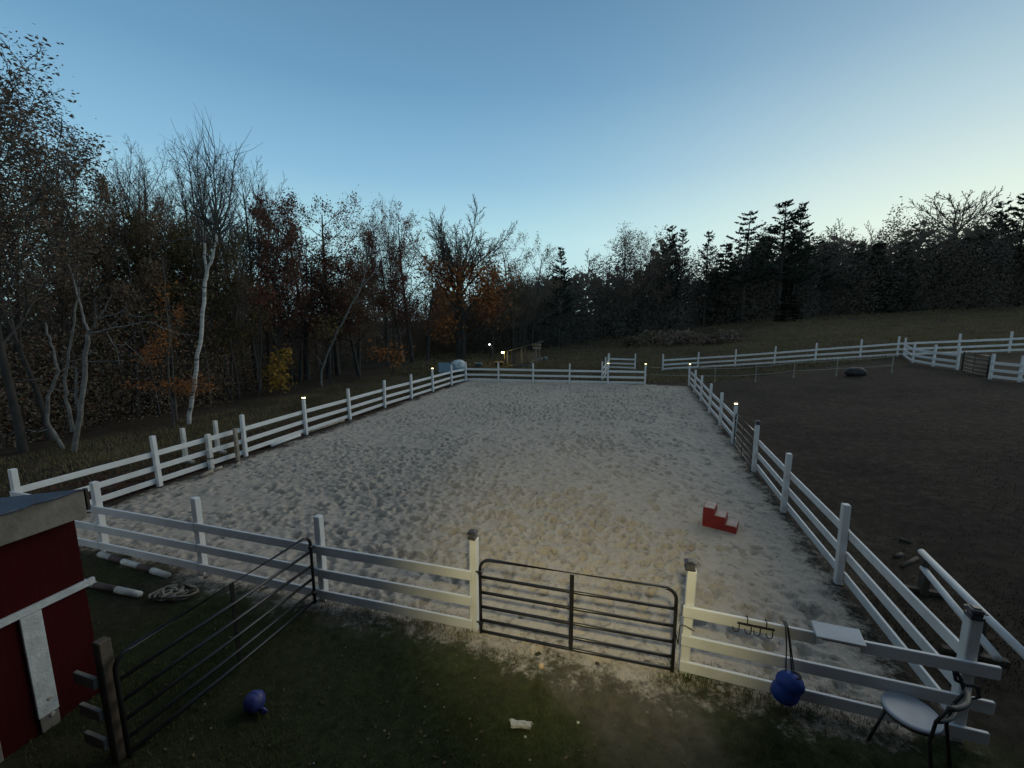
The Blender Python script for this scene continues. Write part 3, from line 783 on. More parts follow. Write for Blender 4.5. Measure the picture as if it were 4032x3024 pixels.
# striped ground poles
def striped_pole(a, b, fr, label, r=.048):
    a = a+UP*r; b = b+UP*r; d = b-a; L = float(np.linalg.norm(d))
    t = thing('striped_pole', label, 'pole', a, math.atan2(d[1], d[0]), group='striped ground poles')
    white = True; x = 0.0
    for f in fr:
        obj('band', MB().tube([(x, 0, 0), (f*L, 0, 0)], r if white else r*.985, 10), WHITE_OLD if white else MAROON, t, True)
        x = f*L; white = not white
    return t
striped_pole(at(395, 2192), at(664, 2277), (.18, .36, .60, .78, 1.0), 'longer striped pole lying by the fence, banded white and maroon')
p2b = at(552, 2353); p2a = at(300, 2297)
striped_pole(p2a+(p2a-p2b)*.5, p2b, (.20, .36, .55, .77, 1.0), 'striped pole reaching out from behind the red shed')
tag(obj('stick', MB().tube([at(475, 2206)+UP*.1, at(500, 2200)+UP*.09, at(522, 2192)+UP*.05], [.014, .02, .03], 6), PALEWOOD), 'broken pale stick leaning on the longer striped pole', 'stick')

# ------------------------------------------------------------------ jump equipment
def jump_standard(p, h, label, mat, w=.10, lean=(0, 0), feet=True, group='jump standards by the left fence'):
    t = thing('jump_standard', label, 'jump standard', p, TH*-1, group)
    t.rotation_euler = (lean[0], lean[1], -TH)
    obj('upright', MB().box((0, 0, h/2), (w, w, h), bev=.008), mat, t)
    if feet:
        obj('foot', MB().box((0, 0, .045), (.62, .085, .085), bev=.008), mat, t)
        obj('foot', MB().box((0, 0, .045+.088), (.085, .62, .085), bev=.008), mat, t)
    return t
jump_standard(gp(734, 1822), 1.02, 'white jump standard behind the left fence, nearest the open birch side', WHITE_OLD)
jump_standard(gp(860, 1783), 1.02, 'white jump standard behind the left fence, beyond the other one', WHITE_OLD)
j1 = jump_standard(at(833, 1848), 1.0, 'worn white jump standard with a dark band inside the left fence', WHITE_OLD, feet=False, w=.11)
obj('cup_band', MB().box((0, 0, .32), (.125, .125, .035), bev=.004), DARKMETAL, j1)
jump_standard(at(938, 1818), 1.0, 'grey peeling jump standard inside the left fence', PALEWOOD, feet=False, w=.09)
def log(a, b, r, mat, label, cat='pole', name='ground_pole', group=None):
    a = np.asarray(a, float)+UP*r; b = np.asarray(b, float)+UP*r
    return tag(obj(name, MB().tube([a, a*.5+b*.5, b], r, 9), mat, smooth=True), label, cat, group)
log(at(1070, 1764)+UP*.035, at(1182, 1722)+UP*.035, .05, WHITE, 'bright white pole lying in the sand edge under the left fence', group='poles lying by the left fence')
log(at(1194, 1716)+UP*.03, at(1356, 1661)+UP*.03, .04, PALEWOOD, 'dull grey pole lying under the left fence beyond the white pole', group='poles lying by the left fence')
log(at(792, 1888)+UP*.03, at(838, 1864)+UP*.03, .05, PALEWOOD, 'pale log end on the sand by the left fence', 'log', 'log', 'short logs at the sand edge')
log(at(842, 1862)+UP*.03, at(874, 1850)+UP*.03, .045, PALEWOOD, 'shorter pale log on the sand touching the other log', 'log', 'log', 'short logs at the sand edge')
log(at(929, 1846)+UP*.03, at(944, 1832)+UP*.03, .045, PALEWOOD, 'pale stub of wood at the foot of the grey jump standard', 'log', 'log', 'short logs at the sand edge')
# two white poles resting on a dark stand, right of the near corner
ja = gp(3560, 2225)
hp = .46
pa1, pb1 = at(3628, 2172, .55), at(4120, 2660, .55)
pa2, pb2 = at(3634, 2236, .36), at(3928, 2592, .36)
def lay_pole(a, b, r, label):
    return tag(obj('jump_pole', MB().tube([a, a*.5+b*.5-UP*.004, b], r, 12), WHITE, smooth=True), label, 'pole', 'white jump poles outside the right fence')
lay_pole(pa1, pb1, .045, 'longer upper white pole on dark stands outside the right fence')
lay_pole(pa2, pb2, .042, 'shorter lower white pole on dark stands outside the right fence')
for f, nm in ((.06, 'dark wooden pole stand under the far ends of the white poles'), (.60, 'dark wooden pole stand behind the corner post holding the white poles')):
    q1 = pa1+(pb1-pa1)*f; q2 = pa2+(pb2-pa2)*(f*1.2 if f < .5 else .78)
    z = tz(q1[0], q1[1]); dd = (pb1-pa1); dd[2] = 0; dd /= np.linalg.norm(dd); sd = np.array([-dd[1], dd[0], 0])
    t = thing('pole_stand', nm, 'pole stand', (q1[0], q1[1], z), math.atan2(dd[1], dd[0]), 'dark stands of the white poles')
    hh = .55-.048-z; rel = rotz(-math.atan2(dd[1], dd[0])) @ (q2-np.array([q1[0], q1[1], z]))
    obj('upright', MB().box((0, 0, hh/2-.003), (.08, .08, hh), bev=.006), DARKWOOD, t)
    obj('upright', MB().box((rel[0], rel[1], (rel[2]-.046)/2), (.08, .08, rel[2]-.046), bev=.006), DARKWOOD, t)
    obj('foot', MB().box((rel[0]/2, rel[1]/2, .03), (.09, abs(rel[1])+.5, .06), bev=.006), DARKWOOD, t)
for k, (x, y, x2, y2, lab) in enumerate([(3542, 2127, 3585, 2142, 'scrap of wood on the ground farthest from the corner post'), (3550, 2236, 3610, 2204, 'longest scrap of wood on the ground by the pole ends'), (3520, 2198, 3550, 2188, 'small scrap of wood on the ground nearest the right fence')]):
    log(gp(x, y), gp(x2, y2), .03, DARKWOOD, lab, 'scrap wood', 'wood_scrap', 'wood scraps by the white poles')

# ------------------------------------------------------------------ red shed
sh_t = at(287, 2013, 2.10)                 # top of the far right wall corner
C = np.array([sh_t[0], sh_t[1], 0])
t = thing('red_shed', 'dark red shed with weathered fascia and white trim boards', 'shed', C, -TH+math.pi/2)
# local axes: +x runs away from the camera along the wall, +y to the left
WL, WD, WH = 4.2, 2.4, 2.10
mb = MB()
# mono-pitch body: wall on y=0 (seen), low side
rise = -.45
v = [(-WL, 0, 0), (0, 0, 0), (0, WD, 0), (-WL, WD, 0), (-WL, 0, WH+.16), (0, 0, WH+.16), (0, WD, WH+.16+rise), (-WL, WD, WH+.16+rise)]
mb.add(v, [[0, 1, 5, 4], [1, 2, 6, 5], [2, 3, 7, 6], [3, 0, 4, 7], [4, 5, 6, 7], [3, 2, 1, 0]])
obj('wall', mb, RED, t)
sl = math.atan2(rise, WD)
# fascia board, tilted a little, past the corner
obj('fascia', MB().box((-WL/2+.01, -.105, WH+.085), (WL+.08, .034, .285), bev=.006), GREYWOOD, t)
obj('soffit', MB().box((-WL/2+.0, -.045, WH+.02), (WL+.03, .082, .02)), DARKWOOD, t)
rf = MB(); n = 58; xs = np.linspace(-WL-.1, .07, n)
prof = []
for i, x in enumerate(xs):
    prof.append((x, .016 if i % 4 == 0 else (0.004 if i % 4 in (1, 3) else 0.0)))
top = []
for x, z in prof:
    top += [(x, -.14, WH+.232+z), (x, WD+.2, WH+.232+z+(WD+.34)*math.tan(sl))]
v = np.array(top); v2 = v.copy(); v2[:, 2] -= .012
q = []; nn_ = len(prof)
for i in range(nn_-1):
    a_ = 2*i; q.append([a_, a_+2, a_+3, a_+1]); q.append([2*nn_+a_, 2*nn_+a_+1, 2*nn_+a_+3, 2*nn_+a_+2]); q.append([a_, 2*nn_+a_, 2*nn_+a_+2, a_+2])
q.append([0, 1, 2*nn_+1, 2*nn_]); q.append([2*nn_-2, 4*nn_-2, 4*nn_-1, 2*nn_-1])
rf.add(np.concatenate([v, v2]), q)
obj('roof', rf, ROOFMETAL, t)
obj('eave_bracket', MB().box((.075, -.095, WH+.13), (.03, .05, .20), bev=.006).box((.09, -.06, WH+.02), (.035, .05, .07), bev=.006), DARKMETAL, t)
# trims
tz0 = None
lo = at_d(338, 2295, C[1])[2]
obj('trim_board', MB().box((-WL/2+.02, -.020, lo), (WL+.10, .038, .070), bev=.004), TRIM, t)
w_near = None
def wall_x(px, py):
    """distance along the wall (local x) of a pixel on the wall plane"""
    n_ = np.array([V[0], V[1], 0]); v_ = ray(px, py); cpos = np.array([0, 0, CAM_H])
    s_ = np.dot(C-cpos, n_)/np.dot(v_, n_); p_ = cpos+v_*s_
    return float(np.dot(p_[:2]-C[:2], U)), float(p_[2])
x_a, z_a = wall_x(72, 2455); x_b, z_b = wall_x(158, 2414); x_c, z_c = wall_x(195, 2800)
obj('trim_board', MB().box(((x_a+x_b)/2, -.018, (lo-.04+z_c)/2), (abs(x_b-x_a), .030, lo-.04-z_c), bev=.004), TRIM, t)
obj('lower_board', MB().box(((x_a+x_b)/2, -.016, z_c/2-.003), (abs(x_b-x_a)*.92, .026, z_c-.006), bev=.004), GREYWOOD, t)
x_d = x_a-abs(x_b-x_a)*2.1
obj('lower_board', MB().box((x_d, -.018, (lo-.05)/2), (abs(x_b-x_a)*.8, .03, lo-.06), bev=.004), GREYWOOD, t)
for zz_ in (.32, .14):
    obj('bolt_head', MB().lathe(((x_a+x_b)/2+.02, -.03, zz_), [(0, .012), (.018, .010), (.022, 0)], 10, rot=np.array([[1, 0, 0], [0, 0, -1], [0, 1, 0]])), STONE, t)

# ------------------------------------------------------------------ the barn the photograph is taken from
t = thing('barn', 'red barn whose upper doorway looks out over the sand', 'barn', (1.0, -.45, 0))
BW, BH, BG = 15.0, 5.2, 8.6
mb = MB()
v = []
for y in (0, -9.0): v += [(-BW/2, y, 0), (BW/2, y, 0), (BW/2, y, BH), (0, y, BG), (-BW/2, y, BH)]
mb.add(v, [[0, 1, 2, 4], [5, 9, 7, 6], [1, 6, 7, 2], [0, 4, 9, 5]], [[2, 3, 4], [7, 9, 8]])
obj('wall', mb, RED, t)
mb = MB(); e_ = .35
for sg in (-1, 1):
    A = np.array([0, 0, BG+.06]); B = np.array([sg*(BW/2+.5), 0, BH-.17])
    vv = [A+np.array([0, e_, 0]), B+np.array([0, e_, 0]), B+np.array([0, -9.4, 0]), A+np.array([0, -9.4, 0])]
    mb.add(vv+[p_+UP*.06 for p_ in vv], [[0, 1, 2, 3], [4, 7, 6, 5], [0, 4, 5, 1], [1, 5, 6, 2], [2, 6, 7, 3]])
obj('roof', mb, ROOFMETAL, t)
obj('door_frame', MB().box((-1.0, .03, 4.1), (2.2, .05, .10), bev=.005).box((-2.05, .03, 3.1), (.10, .05, 1.9), bev=.005).box((.05, .03, 3.1), (.10, .05, 1.9), bev=.005), TRIM, t)

# ------------------------------------------------------------------ old post with short rails between shed and open gate
pt = at(398, 2520, 1.22)
t = thing('rail_post', 'old brown post with three short rails between the shed and the open gate', 'post', (pt[0], pt[1], 0), -TH)
obj('upright', MB().box((0, 0, .61), (.095, .095, 1.22), bev=.008), DARKWOOD, t)
for z in (.83, .50, .20):
    obj('short_rail', MB().box((-.17, -.066, z), (.28, .036, .11), bev=.005), GREYWOOD, t)

# ------------------------------------------------------------------ far yard behind the sand: trailer, tub, shelter, lamps
tr0 = gp(1757, 1478)
t = thing('dump_trailer', 'pale blue-grey trailer with a white covered load behind the far left corner', 'trailer', tr0, math.radians(12))
for sx, sy, w_, l_ in ((0, -.55, 1.15, .04), (0, .55, 1.15, .04), (-.56, 0, .04, 1.06), (.56, 0, .04, 1.06)):
    obj('side_panel', MB().box((sx, sy, .60), (w_, l_, .62), bev=.01), BLUEGREY, t)
obj('bed', MB().box((0, 0, .30), (1.1, 1.04, .04)), DARKMETAL, t)
obj('covered_load', lobe((.98, .25, .70), .62, (1.0, .75, .72), 33, 18), TARPW, t, True)
obj('rear_bed', MB().box((1.05, .2, .42), (.9, .8, .34), bev=.01), BLUEGREY, t)
for sx, sy in ((.1, -.66), (.1, .66), (.95, -.35), (.95, .72)):
    obj('wheel', MB().lathe((sx, sy, .19), [(.0, -.06), (.15, -.07), (.19, -.05), (.19, .05), (.15, .07), (0, .06)], 16, rot=np.array([[1, 0, 0], [0, 0, 1], [0, -1, 0]])), RUBBER, t, True)
obj('tow_bar', MB().tube([(-.6, 0, .3), (-1.3, 0, .25)], .03, 6), DARKMETAL, t)
tb_ = gp(1884, 1446)
t = thing('water_tub', 'pale blue round tub in the grass right of the trailer', 'tub', tb_)
obj('tub_body', MB().lathe((0, 0, 0), [(0, .02), (.24, .02), (.26, .0), (.30, .36), (.325, .37), (.325, .345), (.28, .34), (.24, .06), (0, .05)], 20), BLUEGREY, t, True)
obj('rim', MB().tube([(.315*math.cos(a_), .315*math.sin(a_), .365) for a_ in np.linspace(0, 2*math.pi, 24)], .016, 5, cap=False), BLUEGREY, t, True)
tag(obj('dark_tarp', lobe((0, 0, .12), 1.0, (1.0, .6, .16), 41, 16), RUBBER, loc=tuple(gp(1873, 1463)), smooth=True), 'low dark tarp heap behind the far left fence corner', 'tarp')
tag(obj('dark_heap', lobe((0, 0, .10), 1.0, (1.15, .6, .2), 42, 16), RUBBER, loc=tuple(gp(2055, 1446)), smooth=True), 'low dark heap in front of the lean-to shelter', 'heap')
# lean-to shelter
s0_ = gp(1996, 1437); s1_ = gp(2112, 1434)
dx = s1_-s0_; Ls = float(np.linalg.norm(dx[:2])); az = math.atan2(dx[1], dx[0])
t = thing('field_shelter', 'open timber lean-to shelter with a sloping roof beyond the far fence', 'shelter', s0_, az)
hL, hR, dp = 1.25, 2.02, 1.6
for x, h_ in ((0.05, hL), (Ls*.5, (hL+hR)/2), (Ls-.05, hR)):
    for y in (0.05, dp):
        obj('post', MB().box((x, y, h_/2), (.11, .11, h_), bev=.01), GREYWOOD, t)
for k in range(9):
    z = .12+k*.16
    if z < 1.2: obj('back_board', MB().box((Ls/2, dp+.08, z), (Ls, .03, .145), bev=.004), GREYWOOD, t)
for k in range(10):
    y = -.25+k*.235
    A = np.array([-.25, y, hL-.07]); B = np.array([Ls+.3, y, hR+.10])
    mbx = MB().box((0, 0, 0), (np.linalg.norm(B-A), .215, .035), rot=rot_from(B-A), bev=.004)
    o = obj('roof_board', mbx, GREYWOOD, t); o.location = tuple((A+B)/2+UP*.03)
obj('end_board', MB().box((Ls+.05, -.03, 1.62), (.75, .03, .17), bev=.005), PALEWOOD, t)
obj('end_board', MB().box((Ls+.02, -.05, 1.92), (.8, .03, .2), bev=.005), PALEWOOD, t)
A = np.array([Ls-.55, -.05, .28]); B = np.array([Ls+.25, -.05, .62])
o = obj('end_board', MB().box((0, 0, 0), (float(np.linalg.norm(B-A)), .03, .15), rot=rot_from(B-A), bev=.004), PALEWOOD, t); o.location = tuple((A+B)/2)
# yellow lantern and white yard lamp
def lamp_on_pole(p, h, label, glass, lean, r, power, col, cat='lamp', name='lantern'):
    t = thing(name, label, cat, p, group='lamps in the far yard')
    top = np.array([lean, 0, h])
    obj('pole', MB().tube([(0, 0, -.05), tuple(top*.5), tuple(top)], [.045, .04, .03], 7), DARKWOOD, t, True)
    obj('bracket', MB().tube([tuple(top), (lean-.10, -.06, h+.02)], .015, 5), DARKMETAL, t)
    obj('glass', lobe((lean-.13, -.07, h-.02), r, (1, 1, .9), 3, 14), glass, t, True)
    obj('hood', MB().lathe((lean-.13, -.07, h+r*.75), [(0, .05), (r*.9, .01), (r*1.25, -.03)], 14), DARKMETAL, t, True)
    if power:
        l = bpy.data.lights.new('lamp_bulb', 'POINT'); l.energy = power; l.color = col; l.shadow_soft_size = .08
        lo_ = bpy.data.objects.new('lamp_bulb', l); COL.objects.link(lo_); lo_.parent = t; lo_.location = (lean-.15, -.30, h-.12)
    return t
lamp_on_pole(gp(1990, 1440), 1.25, 'glowing yellow lantern at the low end of the lean-to shelter', YELLOWLIT, -.1, .12, 22, (1.0, .78, .2))
lamp_on_pole(gp(1953, 1424), 1.75, 'small white yard lamp on a leaning pole left of the lean-to', WHITELIT, -.5, .075, 2, (.9, .95, 1.0), name='yard_lamp')
tf = gp(1965, 1440)
t = thing('feed_tub', 'round feed tub lit by the yellow lantern', 'tub', tf)
obj('tub_body', MB().lathe((0, 0, 0), [(0, .02), (.30, .0), (.40, .34), (.43, .35), (.43, .32), (.37, .31), (.28, .06), (0, .06)], 18), DARKWOOD, t, True)
obj('rim', MB().tube([(.415*math.cos(a_), .415*math.sin(a_), .345) for a_ in np.linspace(0, 2*math.pi, 22)], .02, 5, cap=False), PALEWOOD, t, True)
def bucket(p, label, s=1.0):
    t = thing('bucket', label, 'bucket', p, group='white buckets by the lean-to'); t.scale = (s,)*3
    obj('pail', MB().lathe((0, 0, 0), [(0, .01), (.13, .0), (.17, .34), (.185, .345), (.165, .33), (.12, .03), (0, .03)], 16), TARPW, t, True)
    obj('handle', MB().tube([(.17*math.cos(a_), .02, .34+.14*math.sin(a_)) for a_ in np.linspace(0, math.pi, 9)], .008, 4), DARKMETAL, t)
bucket(gp(2131, 1423), 'white bucket beside the right end of the lean-to')
bucket(gp(2149, 1421), 'white bucket farther right of the lean-to, by itself', 1.1)
mbh = lobe((0, 0, .16), 1.0, (.55, .42, .30), 44, 16)
tag(obj('rubber_tub_heap', mbh, RUBBER, loc=tuple(gp(3368, 1478)), smooth=True), 'black lump lying in the paddock before the long back fence', 'heap')

# ------------------------------------------------------------------ trees
def orth(d, rng):
    a = np.cross(d, (0, 0, 1.0) if abs(d[2]) < .9 else (1.0, 0, 0)); a /= np.linalg.norm(a); b = np.cross(d, a); return a, b
class Tree:
    """trunk, limbs and twigs grown branch by branch; leaves are small faces spread along the twigs"""
    def __init__(s, seed, spec):
        s.r = np.random.default_rng(seed); s.trunk = MB(); s.crown = MB(); s.tips = []; s.sp = spec
    def branch(s, p, d, L, r, lev, up=None):
        sp = s.sp; rg = s.r; nseg = sp['seg'][lev]; pts = [np.array(p, float)]; d = np.array(d, float); d /= np.linalg.norm(d); dirs = [d]
        st = L/nseg
        for i in range(nseg):
            d = d+rg.normal(0, sp['wob'][lev], 3)+UP*sp['up'][lev]; d /= np.linalg.norm(d)
            pts.append(pts[-1]+d*st); dirs.append(d)
        tip = sp['tip'][lev]; rad = r*(1-(1-tip)*np.linspace(0, 1, nseg+1)**.9)
        k = (9, 5, 3, 3, 3)[lev]
        (s.trunk if lev == 0 else s.crown).tube(pts, rad, k, cap=False)
        if lev < sp['lev']:
            n = sp['n'][lev]; n = int(n*(.5+.5*min(1, L/sp['ref'][lev]))) if lev else n
            t0 = sp['t0'][lev]; az = rg.random()*6.28
            for j in range(n):
                t_ = t0+(1-t0)*((j+rg.random()*.9)/n); t_ = min(t_, .985)
                f = t_*nseg; i = min(int(f), nseg-1); q = pts[i]+(pts[i+1]-pts[i])*(f-i); dd = dirs[i+1]
                az += 2.4+rg.normal(0, .4); a, b = orth(dd, rg); ang = sp['ang'][lev]*rg.uniform(.75, 1.25)
                nd_ = dd*math.cos(ang)+(a*math.cos(az)+b*math.sin(az))*math.sin(ang)
                sh = sp['shape'](t_) if lev == 0 else (1-.55*t_)
                s.branch(q, nd_, L*sp['ratio'][lev]*sh*rg.uniform(.75, 1.15), max(.6*r*(1-(1-tip)*t_)*(1 if lev else .8), sp['minr']), lev+1)
        else:
            s.tips.append((np.array(pts), L))
    def leaves(s, per, size, spread=.12, hmin=0.0, hmax=99, keep=1.0, droop=0.0):
        rg = s.r; c = []
        for pts, L in s.tips:
            if pts[-1][2] < hmin or pts[-1][2] > hmax or rg.random() > keep: continue
            n = rg.poisson(per)
            if n:
                t_ = rg.random(n); base = pts[0]+(pts[-1]-pts[0])*t_[:, None]; c.append(base+rg.normal(0, spread, (n, 3))-UP*droop)
        return leaf_cloud(np.concatenate(c) if c else np.zeros((0, 3)), size, rg)
def leaf_cloud(c, size, rg, mb=None, aspect=.62, flat=0.0, var=.35):
    mb = mb or MB(); n = len(c)
    if n == 0: return mb
    a = rg.normal(0, 1, (n, 3)); a[:, 2] *= (1-flat); a /= np.linalg.norm(a, axis=1)[:, None]
    b = rg.normal(0, 1, (n, 3)); b[:, 2] *= (1-flat); b -= (b*a).sum(1)[:, None]*a; b /= np.linalg.norm(b, axis=1)[:, None]+1e-9
    s_ = (size*np.clip(1+rg.normal(0, var, n), .4, 2.2))[:, None] if np.isscalar(size) else size[:, None]
    v = np.stack([c-a*s_*.5, c+b*s_*aspect*.5+a*s_*.05, c+a*s_*.5, c-b*s_*aspect*.5+a*s_*.05], 1).reshape(-1, 3)
    mb.add(v, np.arange(4*n).reshape(-1, 4)); return mb

upright = dict(lev=3, seg=(9, 6, 4, 2), wob=(.035, .07, .10, .12), up=(.02, .11, .07, .04), n=(22, 11, 8, 0), t0=(.34, .18, .12, 0), ang=(.62, .62, .70, 0),
               ratio=(.46, .42, .42, 0), ref=(1, 3, 1.2, 1), tip=(.22, .25, .35, .5), minr=.011, shape=lambda t: 1.15-.62*t)
spreading = dict(lev=3, seg=(8, 6, 4, 2), wob=(.05, .10, .14, .15), up=(.02, .05, .04, .02), n=(15, 9, 7, 0), t0=(.26, .18, .12, 0), ang=(.95, .75, .8, 0),
                 ratio=(.46, .44, .42, 0), ref=(1, 3, 1.2, 1), tip=(.2, .25, .35, .5), minr=.011, shape=lambda t: 1.1-.5*t)
vase = dict(lev=3, seg=(6, 8, 5, 3), wob=(.03, .06, .09, .11), up=(.0, .055, .04, .03), n=(18, 14, 10, 0), t0=(.42, .25, .12, 0), ang=(.60, .50, .6, 0),
            ratio=(1.10, .40, .42, 0), ref=(1, 4, 1.5, 1), tip=(.45, .2, .35, .5), minr=.011, shape=lambda t: 1.0-.25*abs(t-.6))
def proto(seed, spec, h, r, leaf=None):
    T_ = Tree(seed, spec); T_.branch((0, 0, -.15), (0.02, 0.01, 1), h*(.90 if spec.get('ratio', (0,))[0] < .6 else .52), r, 0)
    tr_ = T_.trunk.mesh('trunk', True); cr_ = T_.crown.mesh('crown')
    zmax = max(p[:, 2].max() for p, _ in T_.tips)
    lf = None
    if leaf:
        lf = T_.leaves(**{k_: v_ for k_, v_ in leaf.items() if k_ != 'mat'}).mesh('foliage')
    return dict(t=tr_, c=cr_, l=lf, h=zmax)
P_up = [proto(101+k, upright, 15, .20) for k in range(4)]
P_sp = [proto(201+k, spreading, 14, .19) for k in range(2)]
P_vase = [proto(301, dict(vase, minr=.016), 14, .30)]
P_farb = [proto(321+k, dict(spreading, minr=.05, n=(13, 9, 6, 0)), 15, .36) for k in range(2)]
P_dome2 = proto(345, dict(vase, minr=.024, seg=(6, 8, 5, 3), wob=(.03, .07, .10, .12), up=(0, .05, .04, .03), n=(20, 15, 10, 0), ang=(.80, .55, .6, 0), ratio=(.78, .40, .40, 0), t0=(.62, .2, .12, 0)), 15, .32)
P_dome = proto(341, dict(vase, minr=.042, seg=(6, 7, 5, 3), wob=(.03, .09, .11, .12), up=(0, .03, .03, .02), n=(12, 10, 7, 0), ang=(.95, .6, .65, 0), ratio=(.62, .46, .42, 0), t0=(.72, .2, .12, 0)), 21, .42)
P_faru = [proto(331+k, dict(upright, minr=.045, n=(14, 8, 5, 0)), 15, .25) for k in range(2)]
P_oak = [proto(401+k, spreading, 13, .20, dict(per=5.5, size=.12, spread=.17)) for k in range(3)]          # fairly sparse, sky shows through
P_oakd = [proto(431+k, dict(spreading, n=(18, 10, 7, 0)), 12, .2, dict(per=13, size=.14, spread=.20)) for k in range(2)]    # dense
P_leafy = [proto(461+k, dict(upright, n=(18, 10, 7, 0)), 13, .10, dict(per=8.5, size=.085, spread=.20)) for k in range(2)]
def place(P, label, name, x2, ytop, d, leafmat=None, bark=None, group=None, sc_w=1.0, rz=None, cat='tree', base=None, lean=0.0):
    """x2, ytop: position in the 2212-wide view of the trunk and the crown's top; d: distance"""
    px = x2*1.82278; v_ = ray(px, 1262); X = v_[0]/v_[1]*d; z0 = tz(X, d)
    vt = ray(px, ytop*1.82278); H_ = CAM_H+vt[2]/vt[1]*d-z0
    t = thing(name, label, cat, (X, d, z0), R.uniform(0, 6.28) if rz is None else rz, group)
    s_ = H_/P['h']; t.scale = (s_*sc_w, s_*sc_w, s_)
    t.rotation_euler = (R.normal(0, .02)+lean, R.normal(0, .02), t.rotation_euler[2])
    o = obj('trunk', P['t'], None, t); o.data.materials.append(bark or (BARK_DK if P['l'] is not None else BARK)) if not o.data.materials else None
    o = obj('crown', P['c'], None, t); o.data.materials.append(BARK) if not o.data.materials else None
    if P['l'] is not None and leafmat is not None:
        me = P['l']
        o = obj('foliage', me, None, t)
        if not me.materials: me.materials.append(leafmat)
        o.material_slots[0].link = 'OBJECT'; o.material_slots[0].material = leafmat
    return t
GL = 'trees at the edge of the left woods'
LT = [  # proto, label, name, x, ytop, d, leaf, widthscale
 (P_leafy[0], 'tallest dim leafy tree at the extreme left edge of the photo', 'leafy_tree', -2, 44, 13.0, L_BROWN, 1.45),
 (P_leafy[1], 'dim leafy tree cut off by the left edge, behind the tallest tree', 'leafy_tree', -50, 60, 14.0, L_BROWN, 1.6),
 (P_leafy[1], 'brown leafy tree right of the tallest tree on the left edge', 'leafy_tree', 62, 205, 14.5, L_BROWN, 1.2),
 (P_leafy[0], 'low brown leafy tree filling the left edge under the tallest tree', 'leafy_tree', 8, 330, 15.5, L_OLIVE, 1.4),
 (P_up[0], 'bare grey tree just right of the brown leafy trees on the left edge', 'bare_tree', 138, 292, 18.5, None, 1.0),
 (P_up[1], 'bare tree with two thin tops left of the small brown-crowned oak', 'bare_tree', 208, 296, 20, None, 1.0),
 (P_oakd[0], 'small oak with a dense brown crown between bare trees on the left', 'oak_tree', 268, 362, 18, L_BROWN, .62),
 (P_up[2], 'tall bare tree left of the white birch, outermost of the tall clump', 'bare_tree', 322, 283, 21, None, .95),
 (P_up[3], 'tall bare tree in the middle of the clump left of the white birch', 'bare_tree', 362, 300, 23, None, .9),
 (P_up[0], 'tall bare tree close to the left side of the white birch', 'bare_tree', 402, 296, 24, None, .95),
 (P_up[1], 'tall bare tree standing right behind the white birch', 'bare_tree', 478, 300, 23, None, 1.0),
 (P_up[2], 'tall bare tree right of the white birch before the dark oak', 'bare_tree', 522, 318, 25, None, .95),
 (P_up[0], 'tall bare tree leading the clump beside the small dense oak', 'bare_tree', 305, 300, 24, None, .85),
 (P_up[3], 'slim bare tree filling the gap just left of the birch top', 'bare_tree', 425, 308, 27, None, .8),
 (P_up[1], 'bare tree on the right flank of the tall clump', 'bare_tree', 548, 330, 26, None, .8),
 (P_up[3], 'faint bare tree rising behind the dark-crowned oak', 'bare_tree', 572, 352, 31, None, .9),
 (P_oakd[1], 'oak with a dense dark red-brown crown right of the tall bare clump', 'oak_tree', 588, 410, 26, L_DARK, .72),
 (P_oak[0], 'sparse red-brown oak right next to the dense dark oak', 'oak_tree', 655, 428, 30, L_DARK, 1.05),
 (P_oak[1], 'sparse reddish oak in the middle of the left skyline', 'oak_tree', 722, 424, 32, L_RUST, 1.0),
 (P_oak[2], 'thin-leaved oak left of the bare poles above the round rust tree', 'oak_tree', 768, 440, 34, L_DARK, .9),
 (P_up[0], 'faint bare pole-like tree behind the round rust-crowned tree', 'bare_tree', 812, 426, 47, None, .7),
 (P_up[2], 'second faint bare tree behind the round rust crown, the right one', 'bare_tree', 848, 420, 48, None, .6),
 (P_oakd[0], 'tree with a low round dense rust-brown crown', 'oak_tree', 832, 492, 37, L_DARK, .85),
 (P_oak[1], 'sparse oak between the round rust crown and the big round bare tree', 'oak_tree', 888, 436, 40, L_RUST, .85),
 (P_dome2, 'big tree with a wide round bare crown at the middle of the skyline', 'bare_tree', 992, 436, 48, None, 1.06),
 (P_oak[0], 'leafy oak right of the big round bare tree', 'oak_tree', 1108, 505, 54, L_BROWN, 1.0),
 (P_oak[2], 'leafy oak beside the small dark pine near the sky gap', 'oak_tree', 1148, 512, 56, L_BROWN, .9),
]
for (P, lab, nm, x, yt, d, lm, sw) in LT:
    place(P, lab, nm, x, yt, d, lm, group=GL, sc_w=sw)
